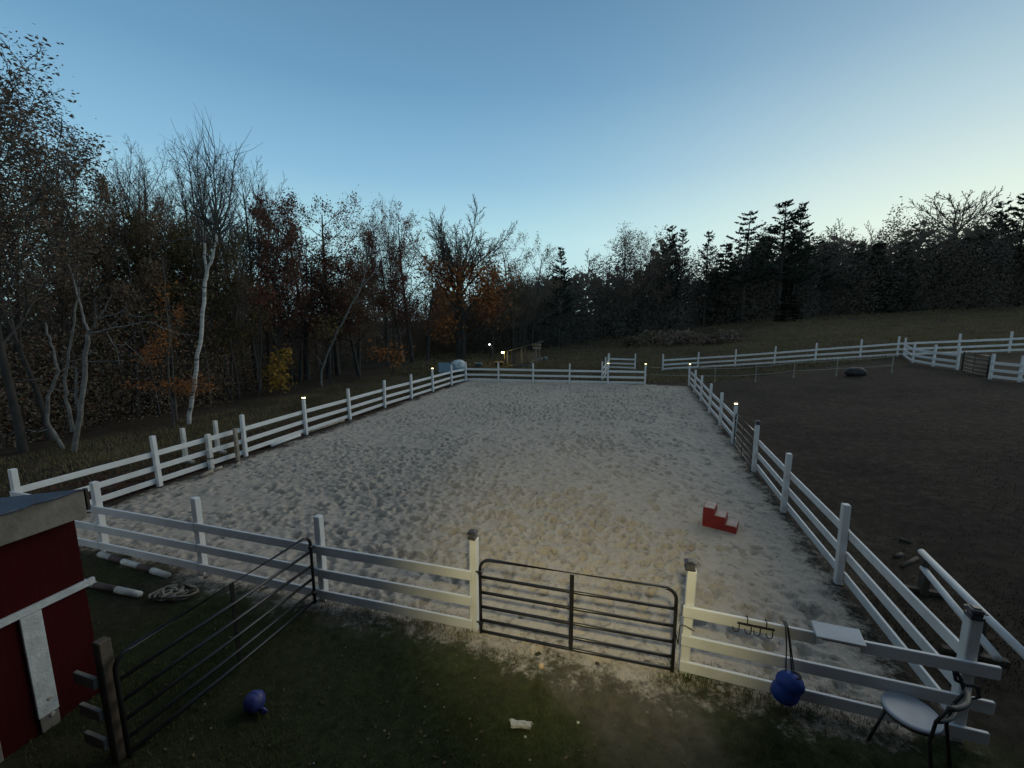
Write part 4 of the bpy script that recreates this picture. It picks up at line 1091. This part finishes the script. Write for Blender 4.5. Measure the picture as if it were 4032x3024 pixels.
# second rank of the left woods: lower trees that close the gaps under the skyline
for k, (x, yt, d, lm, P, lab) in enumerate([
    (110, 430, 16, L_BROWN, P_leafy[1], 'low brown tree beneath the bare trees near the left edge'),
    (185, 455, 19, L_OLIVE, P_leafy[0], 'low olive-brown tree beneath the two-topped bare tree'),
    (300, 450, 20, L_OLIVE, P_oakd[1], 'olive-brown tree below the outermost of the tall bare clump'),
    (385, 470, 21, L_OLIVE, P_oakd[0], 'olive-brown tree just left of the white birch trunk'),
    (500, 480, 22, L_BROWN, P_leafy[1], 'brown tree just right of the white birch trunk'),
    (545, 500, 25, L_DARK, P_oak[0], 'reddish low tree below the dense dark oak'),
    (620, 520, 28, L_BROWN, P_leafy[0], 'brown understorey tree left of the leaning pale trunk'),
    (700, 530, 30, L_DARK, P_oakd[1], 'dark red understorey tree behind the leaning pale trunk'),
    (770, 560, 31, L_BROWN, P_oakd[0], 'brown understorey tree right of the leaning pale trunk'),
    (870, 570, 38, L_RUST, P_oak[1], 'rusty understorey tree below the sparse oak'),
    (920, 540, 43, L_RUST, P_oak[2], 'rust-leaved tree left of the big round bare tree'),
    (1060, 570, 47, L_BROWN, P_oakd[1], 'brown tree right beneath the big round bare tree'),
    (1130, 590, 50, L_BROWN, P_leafy[0], 'brown tree below the oaks near the sky gap')]):
    place(P, lab, 'understorey_tree', x, yt, d, lm, group='understorey trees of the left woods', sc_w=1.15)

# --- trees with a traced habit
def traced(name, label, d, paths, mat, group=None, z_extra=0.0, twig=None, seed=5, depth_j=.5, cat='tree', k=7, fork=99):
    """paths: list of (polyline in photo pixels, start radius, end radius); the first is the trunk"""
    rg = np.random.default_rng(seed); b = gp(*paths[0][0][0]) if d is None else None
    if d is None: d = b[1]
    base = at_d(*paths[0][0][0], d); base[2] = tz(base[0], base[1])
    t = thing(name, label, cat, base, group=group); trunk, crown, twigs, dark = MB(), MB(), MB(), MB(); tips = []
    for i, (pl, r0, r1) in enumerate(paths):
        off = 0 if i == 0 else rg.uniform(-1, 1)*depth_j
        pts = [at_d(x, y, d+off*j/max(1, len(pl)-1)) for j, (x, y) in enumerate(pl)]
        if i == 0: pts[0] = base-UP*.1
        P_ = np.array(pts); tt = np.linspace(0, len(P_)-1, 3*(len(P_)-1)+1)
        P_ = np.stack([np.interp(tt, np.arange(len(P_)), P_[:, c]) for c in range(3)], 1)
        P_[1:-1] += rg.normal(0, r0*.25, P_[1:-1].shape)
        (trunk if i == 0 else crown if i <= fork else dark).tube(P_-base, np.linspace(r0, r1, len(P_)), k if r0 > .03 else 4, cap=False)
        if i and twig:
            n, L = twig
            for _ in range(n):
                q = P_[rg.integers(len(P_)//2, len(P_))]-base; dd = (P_[-1]-P_[0]); dd /= np.linalg.norm(dd); dd = dd+rg.normal(0, .6, 3)+UP*.15; dd /= np.linalg.norm(dd)
                p2 = q+dd*L*rg.uniform(.5, 1); mid = (q+p2)/2+rg.normal(0, .05, 3); twigs.tube([q, mid, p2], [r1*.8, r1*.6, r1*.3], 3, cap=False); tips.append((np.array([mid, p2]), L))
    o = obj('trunk', trunk, mat, t, True)
    if crown.n: obj('crown', crown, mat, t, True)
    if dark.n: obj('branches', dark, BARK, t)
    if twigs.n: tag(obj('twigs', twigs, BARK, t), kind='stuff')
    return t, base, tips
# white birch
bt_, bb, tips = traced('birch_tree', 'tall white birch with a slender forked trunk at the left wood edge', 16.6, [
    ([(741, 1668), (750, 1610), (765, 1520), (776, 1430), (790, 1330), (800, 1230), (810, 1110), (815, 1070)], .082, .062),
    ([(815, 1075), (806, 1010), (804, 930), (801, 870)], .048, .034),
    ([(815, 1075), (838, 1010), (850, 950), (852, 890)], .052, .036),
    ([(801, 872), (800, 840), (806, 740), (815, 640)], .034, .012), ([(852, 892), (850, 780), (842, 680), (846, 590)], .036, .012),
    ([(850, 940), (880, 880), (905, 800), (915, 690), (925, 610)], .04, .012), ([(804, 930), (780, 870), (760, 790), (752, 700), (745, 640)], .04, .012),
    ([(852, 860), (872, 780), (880, 700)], .03, .01), ([(800, 840), (783, 760), (775, 680), (778, 610)], .03, .01), ([(850, 780), (830, 700), (822, 600)], .025, .01),
    ([(838, 1010), (880, 985), (920, 975)], .02, .008), ([(812, 1100), (790, 1060), (770, 1040)], .018, .007)], BIRCH, twig=(16, 1.6), seed=2, fork=2)
# gnarled pale tree on the left
traced('gnarled_tree', 'gnarled leafless tree with pale crooked limbs at far left', 12.8, [
    ([(290, 1775), (300, 1720), (317, 1620), (322, 1570), (332, 1490), (336, 1410), (346, 1320), (350, 1306)], .075, .055),
    ([(285, 1700), (276, 1640), (262, 1580), (258, 1530), (260, 1450), (275, 1360), (288, 1290), (300, 1200), (310, 1130)], .05, .02),
    ([(317, 1622), (300, 1580), (296, 1520), (300, 1470), (296, 1430)], .045, .02),
    ([(350, 1306), (334, 1270), (318, 1205), (300, 1150), (288, 1100), (270, 1040)], .04, .012),
    ([(352, 1312), (390, 1308), (420, 1298), (470, 1288), (510, 1280), (560, 1268), (608, 1272)], .035, .014),
    ([(350, 1306), (372, 1285), (380, 1255), (398, 1238), (420, 1200), (440, 1158)], .035, .012), ([(380, 1258), (376, 1225), (368, 1180)], .022, .01),
    ([(384, 1258), (420, 1245), (460, 1236), (490, 1222), (505, 1195)], .026, .01), ([(434, 1288), (455, 1268), (475, 1250), (482, 1236)], .028, .018), ([(482, 1240), (520, 1243), (560, 1248), (606, 1234)], .016, .007),
    ([(608, 1274), (640, 1292), (690, 1312), (772, 1322)], .018, .007), ([(606, 1276), (580, 1294), (558, 1300)], .016, .007),
    ([(336, 1425), (380, 1424), (430, 1422), (490, 1419)], .02, .008), ([(420, 1310), (440, 1345), (458, 1370), (470, 1430)], .02, .01), ([(455, 1358), (490, 1358), (520, 1330)], .016, .008), ([(492, 1350), (540, 1390), (580, 1440)], .016, .008),
    ([(336, 1420), (318, 1416), (290, 1420), (270, 1424)], .018, .01), ([(338, 1400), (360, 1390), (352, 1378)], .016, .008)], BARK_PALE, twig=(4, .5), seed=4)
traced('crooked_tree', 'crooked pale-stemmed tree leaning left of the gnarled tree', 13.2, [
    ([(250, 1760), (205, 1700), (180, 1650), (195, 1560), (228, 1460), (215, 1400), (195, 1330), (178, 1270)], .06, .025),
    ([(228, 1470), (260, 1448), (300, 1450)], .02, .008), ([(190, 1690), (150, 1700), (90, 1690), (20, 1720)], .025, .01), ([(205, 1530), (240, 1538), (300, 1540)], .018, .008), ([(170, 1490), (90, 1500), (0, 1503)], .016, .008)], BARK_PALE, twig=(3, .5), seed=6)
# leaning pale trunk
traced('leaning_tree', 'pale thin tree leaning far to the right in the middle of the left woods', 26.0, [
    ([(1268, 1524), (1266, 1460), (1284, 1405), (1310, 1350), (1335, 1290), (1357, 1258), (1385, 1195), (1420, 1136)], .07, .045),
    ([(1420, 1136), (1436, 1080), (1442, 1030), (1444, 985)], .05, .02), ([(1424, 1130), (1456, 1095), (1476, 1068), (1482, 1030)], .045, .015),
    ([(1357, 1258), (1375, 1254), (1400, 1248)], .03, .01), ([(1385, 1195), (1420, 1185), (1450, 1182)], .025, .01), ([(1270, 1440), (1255, 1410), (1235, 1390)], .03, .01)], BARK_PALE, twig=(4, 1.0), seed=8)
# twin-stemmed young tree with orange sprays
t_, b_, _ = traced('young_tree', 'young twin-stemmed tree with orange leaf sprays left of the white birch', 15.9, [
    ([(682, 1652), (672, 1570), (663, 1480), (662, 1400), (668, 1330), (655, 1200), (648, 1100), (640, 1010)], .045, .02),
    ([(697, 1656), (690, 1580), (682, 1490), (674, 1380), (668, 1260), (660, 1150)], .04, .015),
    ([(664, 1420), (620, 1395), (560, 1380)], .015, .006), ([(668, 1340), (690, 1300), (720, 1230)], .015, .006), ([(672, 1560), (620, 1520), (540, 1515)], .015, .006), ([(672, 1560), (730, 1510), (820, 1515)], .018, .006)], BARK, seed=9)
rg = np.random.default_rng(12)
def spray(boxes, d, base, dj=.5):
    c = []
    for (x0, y0, x1, y1, n) in boxes:
        for _ in range(n):
            u_ = rg.normal(0, .33); w_ = rg.normal(0, .33)
            c.append(at_d((x0+x1)/2+u_*(x1-x0), (y0+y1)/2+w_*(y1-y0), d+rg.normal(0, dj))-base)
    return np.array(c)
c = spray([(600, 1290, 690, 1380, 260), (550, 1350, 640, 1410, 150), (690, 1200, 725, 1270, 120), (540, 1395, 640, 1440, 110), (630, 1490, 830, 1550, 520), (480, 1500, 650, 1530, 110), (600, 1120, 680, 1230, 150)], 15.9, b_)
obj('foliage', leaf_cloud(c, .085, rg), L_ORANGE, t_)
# yellow little tree
t_, b_, _ = traced('yellow_tree', 'small tree with bright yellow leaves before the dark woods', 23.4, [
    ([(1103, 1575), (1106, 1530), (1100, 1470), (1096, 1410), (1090, 1375)], .04, .015), ([(1102, 1500), (1070, 1470), (1055, 1450)], .02, .008), ([(1098, 1450), (1120, 1410), (1128, 1385)], .02, .008), ([(1104, 1530), (1080, 1500), (1060, 1490)], .02, .008)], BARK_DK, seed=10)
c = spray([(1050, 1430, 1100, 1475, 130), (1060, 1475, 1135, 1530, 240), (1065, 1385, 1105, 1440, 90), (1110, 1375, 1150, 1430, 80), (1100, 1430, 1135, 1460, 50)], 23.4, b_, .45)
obj('foliage', leaf_cloud(c, .17, rg), L_YELLOW, t_)
# orange maple under the big round tree
t_, b_, _ = traced('orange_maple', 'broad dark-limbed maple with orange-brown leaves at the middle of the woods', 46.0, [
    ([(1822, 1412), (1826, 1330), (1822, 1250), (1818, 1180), (1812, 1110)], .32, .16), ([(1822, 1250), (1870, 1180), (1915, 1120), (1935, 1080)], .13, .04), ([(1820, 1240), (1770, 1180), (1730, 1110), (1710, 1060)], .13, .04),
    ([(1826, 1330), (1880, 1300), (1930, 1310)], .10, .03), ([(1824, 1330), (1770, 1290), (1730, 1300)], .08, .03), ([(1812, 1110), (1800, 1040), (1795, 990)], .1, .03), ([(1815, 1120), (1850, 1050), (1870, 1000)], .1, .03)], BARK_DK, seed=11, twig=(10, 1.5))
c = spray([(1700, 1020, 1960, 1120, 1500), (1880, 1090, 1980, 1240, 1250), (1680, 1090, 1800, 1200, 700), (1690, 1200, 1800, 1330, 800), (1800, 1120, 1930, 1200, 500), (1640, 1000, 1740, 1080, 350), (1890, 1200, 1960, 1260, 200)], 46.0, b_, 1.6)
obj('foliage', leaf_cloud(c, .26, rg), L_ORANGE, t_)
# brown-orange low shrubs at the edge
for k, (x, y, d, boxes, lm, lab) in enumerate([
    (1540, 1480, 30, [(1510, 1360, 1600, 1440, 160), (1440, 1370, 1520, 1410, 100)], L_ORANGE, 'low shrub with orange-brown leaf tips above the left fence'),
    (1300, 1480, 27, [(1240, 1330, 1320, 1290, 200), (1250, 1250, 1330, 1330, 160)], L_OLIVE, 'olive-yellow shrub left of the leaning pale trunk'),
    (1010, 1500, 22, [(980, 1110, 1070, 1210, 190)], L_DARK, 'crimson-tinted young tree behind the small yellow tree')]):
    b_ = at_d(x, y, d); b_[2] = tz(b_[0], b_[1]); t_ = thing('shrub', lab, 'shrub', b_, group='shrubs at the wood edge')
    top = at_d((boxes[0][0]+boxes[0][2])/2, (boxes[0][1]+boxes[0][3])/2, d)-b_
    mb = MB().tube([(0, 0, -.1), tuple(top*.5+np.array([.1, 0, 0])), tuple(top)], [.05, .04, .015], 5)
    for bx in boxes[1:]:
        q_ = at_d((bx[0]+bx[2])/2, (bx[1]+bx[3])/2, d)-b_; mb.tube([tuple(top*.4), tuple(q_)], [.03, .01], 4)
    obj('stem', mb, BARK_DK, t_); obj('foliage', leaf_cloud(spray(boxes, d, b_, .6), .19, rg), lm, t_)

# --- conifers of the far treeline
def pine_proto(seed, h=20.0, whorls=20, bl=4.2, r=.28, t0=.30, upc=.35, irregular=.5, narrow=False):
    rg = np.random.default_rng(seed); tr, br = MB(), MB(); cl = []; cs = []
    tr.tube([(0, 0, -.3), (.05, 0, h*.4), (rg.normal(0, .2), rg.normal(0, .2), h*.75), (rg.normal(0, .2), rg.normal(0, .2), h)], [r, r*.75, r*.4, .03], 8, cap=False)
    for w in range(whorls):
        f = t0+(1-t0)*(w+rg.random()*.5)/whorls; z = f*h
        for j in range(rg.integers(4, 7)):
            a_ = rg.random()*6.28; L = bl*((1-f)/(1-t0))**(.75 if not narrow else 1)*rg.uniform(1-irregular, 1.1)+.5
            d0 = np.array([math.cos(a_), math.sin(a_), -.02 if not narrow else -.25]); p0 = np.array([0, 0, z]); pts = [p0]
            for s_ in range(1, 6):
                pts.append(p0+d0*L*s_/5+UP*(upc*L*(s_/5)**2.2)+rg.normal(0, .04, 3))
            br.tube(pts, np.linspace(.05, .012, 6), 3, cap=False)
            n = int(8+L*9)
            for _ in range(n):
                s_ = rg.uniform(.32, 1.05)*5; i = min(int(s_), 4); q = pts[i]+(pts[i+1]-pts[i])*min(s_-i, 1); sd = np.cross(d0, UP)
                cl.append(q+sd*rg.normal(0, .16+.10*L*(1.1-s_/5))+UP*rg.uniform(-.02, .16)); 
    c = np.array(cl); n = len(c); ctr = np.stack([np.zeros(n), np.zeros(n), c[:, 2]-.25*np.hypot(c[:, 0], c[:, 1])], 1)
    out = c-ctr; out /= np.linalg.norm(out, axis=1)[:, None]+1e-9; a = out+rg.normal(0, .45, (n, 3))+UP*.2; a /= np.linalg.norm(a, axis=1)[:, None]
    b = rg.normal(0, 1, (n, 3)); b -= (b*a).sum(1)[:, None]*a; b /= np.linalg.norm(b, axis=1)[:, None]
    L_ = rg.uniform(.28, .62, n)[:, None]; W_ = rg.uniform(.08, .16, n)[:, None]
    mb = MB(); mb.add(np.stack([c-a*L_*.4, c+b*W_, c+a*L_*.6, c-b*W_], 1).reshape(-1, 3), np.arange(4*n).reshape(-1, 4))
    return dict(t=tr.mesh('trunk', True), c=br.mesh('crown'), l=mb.mesh('foliage'), h=h+.25)
P_pine = [pine_proto(501), pine_proto(502, whorls=16, bl=5.0, irregular=.7), pine_proto(503, whorls=22, bl=3.6)]
P_spruce = [pine_proto(511, 12, 26, 2.3, .16, .05, .12, .25, True), pine_proto(512, 13, 24, 2.6, .17, .05, .10, .3, True)]
GF = 'trees of the far treeline'
FT = [
 (P_pine[2], 'small dark pine right of the leafy oaks, beside the low sky gap', 'pine_tree', 1207, 530, 60, L_PINE, .8),
 (P_farb[0], 'faint small bare tree in the low gap of the skyline', 'bare_tree', 1262, 538, 96, None, .8),
 (P_oak[1], 'rounded oak at the left start of the far treeline', 'oak_tree', 1332, 497, 64, L_BROWN, 1.15),
 (P_oak[0], 'rounded oak just left of the first far pines', 'oak_tree', 1388, 503, 65, L_BROWN, 1.1),
 (P_pine[0], 'pine with a pointed top, first from the left in the far treeline', 'pine_tree', 1437, 483, 66, L_PINE, .75),
 (P_pine[2], 'slightly lower pine just right of the first far pine', 'pine_tree', 1464, 490, 67, L_PINE, .7),
 (P_pine[1], 'solitary short pine between the two pairs of far pines', 'pine_tree', 1520, 493, 68, L_PINE, .7),
 (P_pine[1], 'layered white pine, left of the tallest far pine', 'pine_tree', 1602, 453, 67, L_PINE, 1.2),
 (P_pine[0], 'tallest far pine with a double top', 'pine_tree', 1680, 428, 66, L_PINE, 1.3),
 (P_pine[2], 'pine grown against the right side of the tallest far pine', 'pine_tree', 1706, 434, 67, L_PINE, .85),
 (P_faru[0], 'faint bare tree right of the tallest far pine', 'bare_tree', 1780, 478, 92, None, 1.0),
 (P_faru[1], 'faint bare tree, second in the row right of the tallest far pine', 'bare_tree', 1806, 470, 95, None, 1.0),
 (P_faru[0], 'faint bare tree in the middle of the pale right-hand skyline', 'bare_tree', 1852, 478, 93, None, 1.0),
 (P_faru[1], 'faint bare tree left of the broad bare tree on the right skyline', 'bare_tree', 1905, 476, 94, None, 1.0),
 (P_farb[1], 'faint low bare tree at the foot of the broad bare tree', 'bare_tree', 1950, 488, 92, None, 1.0),
 (P_dome, 'broad bare tree against the yellow glow on the right', 'bare_tree', 2045, 396, 82, None, 1.0),
 (P_pine[0], 'shorter dark pine right of the broad bare tree', 'pine_tree', 2128, 432, 68, L_PINE, 1.0),
 (P_pine[1], 'tall dark pine near the right edge of the photo', 'pine_tree', 2178, 408, 67, L_PINE, 1.0),
 (P_pine[2], 'tallest dark pine at the extreme right edge', 'pine_tree', 2222, 385, 66, L_PINE, 1.1),
 (P_spruce[0], 'dark conical spruce standing before the far woods', 'spruce_tree', 1700, 600, 60, L_SPRUCE, 1.3),
]
for (P, lab, nm, x, yt, d, lm, sw) in FT: place(P, lab, nm, x, yt, d, lm, group=GF, sc_w=sw, bark=BARK_DK)
xs_ = [(1560, 520), (1748, 508), (1832, 522), (1880, 520), (1935, 516), (1990, 516), (2025, 510), (2070, 506), (2100, 500), (1640, 503)]
ORD = 'first second third fourth fifth sixth seventh eighth ninth tenth eleventh twelfth thirteenth fourteenth'.split()
for k, (x, yt) in enumerate(sorted(xs_)):
    place((P_spruce+P_pine)[k % 4], ORD[k]+' from the left of the small dark conifers in the far woods', 'conifer_tree', x, yt, 70+R.uniform(-2, 2), L_PINE, group='small conifers in the far woods', sc_w=1.2, bark=BARK_DK)

# ------------------------------------------------------------------ the massed woods: thicket behind the first trees
EDGE = np.array([(-30, 4), (-19, 10), (-15.5, 18), (-15, 25), (-16, 33), (-14, 43), (-8, 50), (2, 57), (16, 63), (32, 66), (60, 66), (98, 59)], float)
seg_l = np.linalg.norm(np.diff(EDGE, axis=0), axis=1); cum = np.concatenate([[0], np.cumsum(seg_l)])
def wood_points(n, s0, s1, d0, d1, hfun, rg, hpow=1.0):
    s_ = rg.uniform(s0, s1, n); x = np.interp(s_, cum, EDGE[:, 0]); y = np.interp(s_, cum, EDGE[:, 1])
    x2 = np.interp(s_+1.0, cum, EDGE[:, 0]); y2 = np.interp(s_+1.0, cum, EDGE[:, 1]); dx, dy = x2-x, y2-y; L = np.hypot(dx, dy)+1e-9
    o = rg.uniform(d0, d1, n)+1.5*N1(s_*.3, s_*0)
    px, py = x-dy/L*o, y+dx/L*o
    h = hfun(s_)*(.78+.30*N2(s_*.35, o*.2)+.12*N3(s_*1.3, o*.6)); z = terrain(px, py)+h*rg.random(n)**hpow
    return np.stack([px, py, z], 1), o
S_MID = float(cum[7])
hl = lambda s_: np.interp(s_, cum, [5, 5.5, 6.0, 6.5, 7.5, 8.5, 9, 10, 11.5, 12.5, 13.5, 14.5])
rg = np.random.default_rng(77)
def thicket(name, lab, mat, parts):
    mb = MB()
    for n_, s0_, s1_, d0, d1, hf, hp_, z0, z1 in parts:
        pnt, o = wood_points(n_, s0_, s1_, d0, d1, hf, rg, hp_); leaf_cloud(pnt, rg.uniform(z0, z1, len(pnt)), rg, mb)
    tag(obj(name, mb, mat), lab, 'woods', kind='stuff')
thicket('undergrowth', 'dim brown thicket filling the left woods beneath the trees', L_WOOD, [
    (130000, 0, S_MID, -.3, 4.5, lambda s_: hl(s_)*.86, .95, .05, .14), (95000, 0, S_MID, 4.0, 15.0, hl, .9, .13, .36)])
thicket('rust_undergrowth', 'rust-brown leaves scattered through the thicket of the left woods', L_RUST, [(20000, 0, S_MID, -.5, 3.0, lambda s_: hl(s_)*.85, .8, .05, .13)])
thicket('olive_undergrowth', 'olive-brown leaves scattered through the thicket of the left woods', L_OLIVE, [(34000, 0, S_MID, -.5, 3.0, lambda s_: hl(s_)*.8, .9, .05, .13)])
hf_ = lambda s_: np.interp(s_, cum, [5, 5.5, 6.0, 6.5, 7.5, 8.5, 9.5, 12, 14.3, 15.8, 16.0, 15.5])
thicket('far_woods', 'dark massed woods along the far edge of the field', L_FAR, [
    (95000, S_MID-8, cum[-1], .3, 5.0, lambda s_: hf_(s_)*.88, .95, .12, .30), (85000, S_MID-8, cum[-1], 3.0, 12.0, hf_, .8, .2, .45), (16000, S_MID-8, cum[-1], 8.0, 14.0, lambda s_: hf_(s_)*.86, .9, 1.0, 1.9), (9000, S_MID-12, cum[-1], 6.0, 14.0, lambda s_: 5.5+0*s_, 1.0, .8, 1.5)])
# slender trunks standing in the wood edge
stem_me = []
for k in range(3):
    mb = MB(); r_ = np.random.default_rng(600+k); mb.tube([(0, 0, -.2), (r_.normal(0, .1), 0, 2), (r_.normal(0, .2), r_.normal(0, .2), 5), (r_.normal(0, .35), r_.normal(0, .3), 8.5)], [.075, .065, .05, .02], 6, cap=False)
    st_ = mb.mesh('trunk', True); st_.materials.append((BARK, BARK_DK, BARK)[k])
    mb2 = MB()
    for j in range(16):
        z = r_.uniform(2.2, 8); a_ = r_.random()*6.28; L = r_.uniform(.6, 1.6); q = np.array([0, 0, z]); dd = np.array([math.cos(a_), math.sin(a_), .5])*L
        mb2.tube([q, q+dd*.5+UP*.05, q+dd], [.018, .012, .005], 3, cap=False)
    cr_ = mb2.mesh('crown'); cr_.materials.append((BARK, BARK_DK, BARK)[k]); stem_me.append((st_, cr_))
for k in range(46):
    s_ = R.uniform(8, S_MID+4); x = np.interp(s_, cum, EDGE[:, 0]); y = np.interp(s_, cum, EDGE[:, 1]); x2 = np.interp(s_+1, cum, EDGE[:, 0]); y2 = np.interp(s_+1, cum, EDGE[:, 1])
    o_ = R.uniform(-1.0, 3.0); X, Y = x-(y2-y)*o_, y+(x2-x)*o_
    t = thing('slender_tree', 'slender leafless tree in the dim edge of the left woods', 'tree', (X, Y, tz(X, Y)), R.uniform(0, 6.28), 'slender trees in the wood edge')
    sc_ = R.uniform(.65, 1.15); t.scale = (R.uniform(.7, 1.3)*sc_, R.uniform(.7, 1.3)*sc_, sc_); t.rotation_euler = (R.normal(0, .06), R.normal(0, .06), t.rotation_euler[2])
    st_, cr_ = stem_me[k % 3]; obj('trunk', st_, None, t); obj('crown', cr_, None, t)

# ------------------------------------------------------------------ brush mounds in the field
for k, (x, y, w_, h_, lm, lab) in enumerate([
    (2500, 1362, 1.6, 1.1, L_BRUSH, 'pale tuft of tall dry grass in the field left of the brush mound'),
    (2575, 1345, 2.6, 1.5, L_BRUSH, 'pale dry brush mound in the field before the far woods'),
    (2690, 1352, 3.6, 1.7, L_WOOD, 'wide dim brush mound in the middle of the far field'),
    (2850, 1345, 3.2, 1.2, L_WOOD, 'low dark brush patch right of the wide brush mound')]):
    b_ = gp(x, y); c = rg.normal(0, 1, (900, 3)); c /= np.linalg.norm(c, axis=1)[:, None]; c *= (rg.random(900)**.4)[:, None]; c[:, 2] = np.abs(c[:, 2])
    c = c*np.array([w_, w_*.6, h_])*(1+.25*N1(c[:, 0]*2+k*7, c[:, 1]*2)[:, None])
    t = thing('brush_mound', lab, 'brush', b_, group='brush mounds in the field')
    obj('foliage', leaf_cloud(c, .34, rg), lm, t); mb = MB()
    for j in range(14):
        a_ = rg.random()*6.28; mb.tube([(0, 0, 0), (math.cos(a_)*w_*.4, math.sin(a_)*w_*.25, h_*.7), (math.cos(a_)*w_*.7, math.sin(a_)*w_*.4, h_*rg.uniform(.8, 1.2))], [.03, .02, .008], 3, cap=False)
    obj('stem', mb, BARK_DK, t)

# ------------------------------------------------------------------ grass
def blades(pts, h, w_, rg, bend=.5):
    n = len(pts); a_ = rg.random(n)*6.28; hh = h*rg.uniform(.5, 1.3, n); ww = w_*rg.uniform(.7, 1.4, n)
    dx = np.stack([np.cos(a_), np.sin(a_), np.zeros(n)], 1)*ww[:, None]; b2 = rg.random(n)*6.28; bn = np.stack([np.cos(b2), np.sin(b2), np.zeros(n)], 1)*(hh*bend*rg.random(n))[:, None]
    v = np.stack([pts-dx, pts+dx, pts+bn+UP*hh[:, None]], 1).reshape(-1, 3); mb = MB(); mb.add(v, None, np.arange(3*n).reshape(-1, 3)); return mb
n = 150000; d_ = 1.9*(9.5/1.9)**rg.random(n); x = rg.uniform(-1.35, 1.25, n)*d_; y = d_
u, v = to_uv(x, y)
m_ = lawn_mask(x, y); tong = np.minimum(.60-seg_d(x, y, gate_c, tongue), .5-seg_d(x, y, gate_c, tongue2)); tong = np.maximum(tong, -.55-seg_d(x, y, gate_c, tongue2)*0-9)
gr = 1.0*sstep(-3.0, 1.0, x)*sstep(4.2, 2.2, x-.15*y)
keep = (u < -.08+.16*N2(x*4, y*4)) & ((.66-seg_d(x, y, gate_c, tongue))+.16*N1(x*1.3, y*1.3)+.1*N2(x*3.7, y*3.7) < -.03) & ((.56-seg_d(x, y, gate_c, tongue2))+.16*N1(x*1.3, y*1.3)+.1*N2(x*3.7, y*3.7) < -.03) & (rg.random(n) < .12+.75*m_*(.5+.8*(N1(x*1.7, y*1.7)+.25)))
p_ = np.stack([x, y, terrain(x, y)], 1)[keep]
lg = blades(p_, .046, .0035, rg)
tuft = []
for (px, py, rad_, n_) in [(2690, 2672, .20, 700), (2760, 2690, .15, 350), (2850, 2708, .2, 380), (2960, 2742, .22, 420), (3080, 2775, .2, 380), (3200, 2812, .24, 420), (3340, 2850, .25, 420), (1660, 2458, .25, 420), (1760, 2480, .2, 340), (1500, 2425, .25, 380), (1330, 2385, .2, 300), (1430, 2410, .18, 250), (1840, 2505, .16, 260), (2010, 2590, .22, 300), (2260, 2720, .3, 300)]:
    c_ = at(px, py); q_ = np.stack([c_[0]+rg.normal(0, rad_, n_), c_[1]+rg.normal(0, rad_*.5, n_)], 1); tuft.append(np.stack([q_[:, 0], q_[:, 1], terrain(q_[:, 0], q_[:, 1])+.0], 1))
tf_ = blades(np.concatenate(tuft), .085, .004, rg, .7); lg.add(np.concatenate(tf_.v), None, tf_.t[0])
tag(obj('lawn_grass', lg, L_GRASS), 'short trampled grass of the lawn before the gate', 'grass', kind='stuff')
# fringe of grass under the right and near fences, tufts in the paddock, and the dry verge by the left woods
u = rg.uniform(-.2, 22.8, 26000); v = 13.95+np.abs(rg.normal(0, .35, 26000))*np.sign(rg.normal(.6, 1, 26000)); x = O[0]+U[0]*u+V[0]*v; y = O[1]+U[1]*u+V[1]*v
p1 = np.stack([x, y, terrain(x, y)], 1)
n = 60000; d_ = 4*(45/4.)**rg.random(n); x = rg.uniform(.15, 1.5, n)*d_; y = d_; u, v = to_uv(x, y); kp = (v > 14.3) & (rg.random(n) < .25+.5*(N1(x*.6, y*.6)+.4))
p2 = np.stack([x, y, terrain(x, y)], 1)[kp]
tag(obj('paddock_grass', blades(np.concatenate([p1[:5000], p2]), .030, .006, rg), leaf_material('dull_paddock_grass', [(.040, .030, .022), (.066, .050, .036), (.10, .08, .055)], .1, .6)), 'thin dull grass of the brown paddock and fence line', 'grass', kind='stuff')
n = 70000; u = 26*rg.random(n)**.8; v = -.25-6.5*rg.random(n)**1.1; x = O[0]+U[0]*u+V[0]*v; y = O[1]+U[1]*u+V[1]*v
kp = rg.random(n) < .3+.9*(N1(x*.5, y*.5)+.35)
p3 = np.stack([x, y, terrain(x, y)], 1)[kp]
tag(obj('verge_grass', blades(p3, .13, .012, rg, .9), L_DRYGRASS), 'dry yellowish grass of the verge between left fence and woods', 'grass', kind='stuff')
n = 60000; d_ = 27*(75/27.)**rg.random(n); x = rg.uniform(-.28, 1.3, n)*d_; y = d_; u, v = to_uv(x, y); kp = (u > 23.6)
p4 = np.stack([x, y, terrain(x, y)], 1)[kp]
tag(obj('field_grass', blades(p4, .20, .035, rg, .8), L_DRYGRASS), 'dim grass of the rising field beyond the far fence', 'grass', kind='stuff')
# fallen leaves on the lawn and under the left fence
n = 900; d_ = 2.2*(8/2.2)**rg.random(n); x = rg.uniform(-1.2, 1.2, n)*d_; y = d_; u, v = to_uv(x, y); kp = u < -.2
c = np.stack([x, y, terrain(x, y)+.012], 1)[kp]
tag(obj('fallen_leaves', leaf_cloud(c, .035, rg, flat=.75), leaf_material('tan_fallen_leaves', [(.06, .045, .028), (.12, .09, .055), (.20, .16, .11)], .1, 4)), 'small tan fallen leaves strewn over the lawn', 'fallen leaves', kind='stuff')
n = 9000; u = rg.uniform(.5, 23, n); v = -.15-2.2*rg.random(n)**2; x = O[0]+U[0]*u+V[0]*v; y = O[1]+U[1]*u+V[1]*v
c = np.stack([x, y, terrain(x, y)+.02], 1)
tag(obj('leaf_drift', leaf_cloud(c, .08, rg, flat=.6), L_DARK), 'dark red-brown leaf drift along the outside of the left fence', 'fallen leaves', kind='stuff')
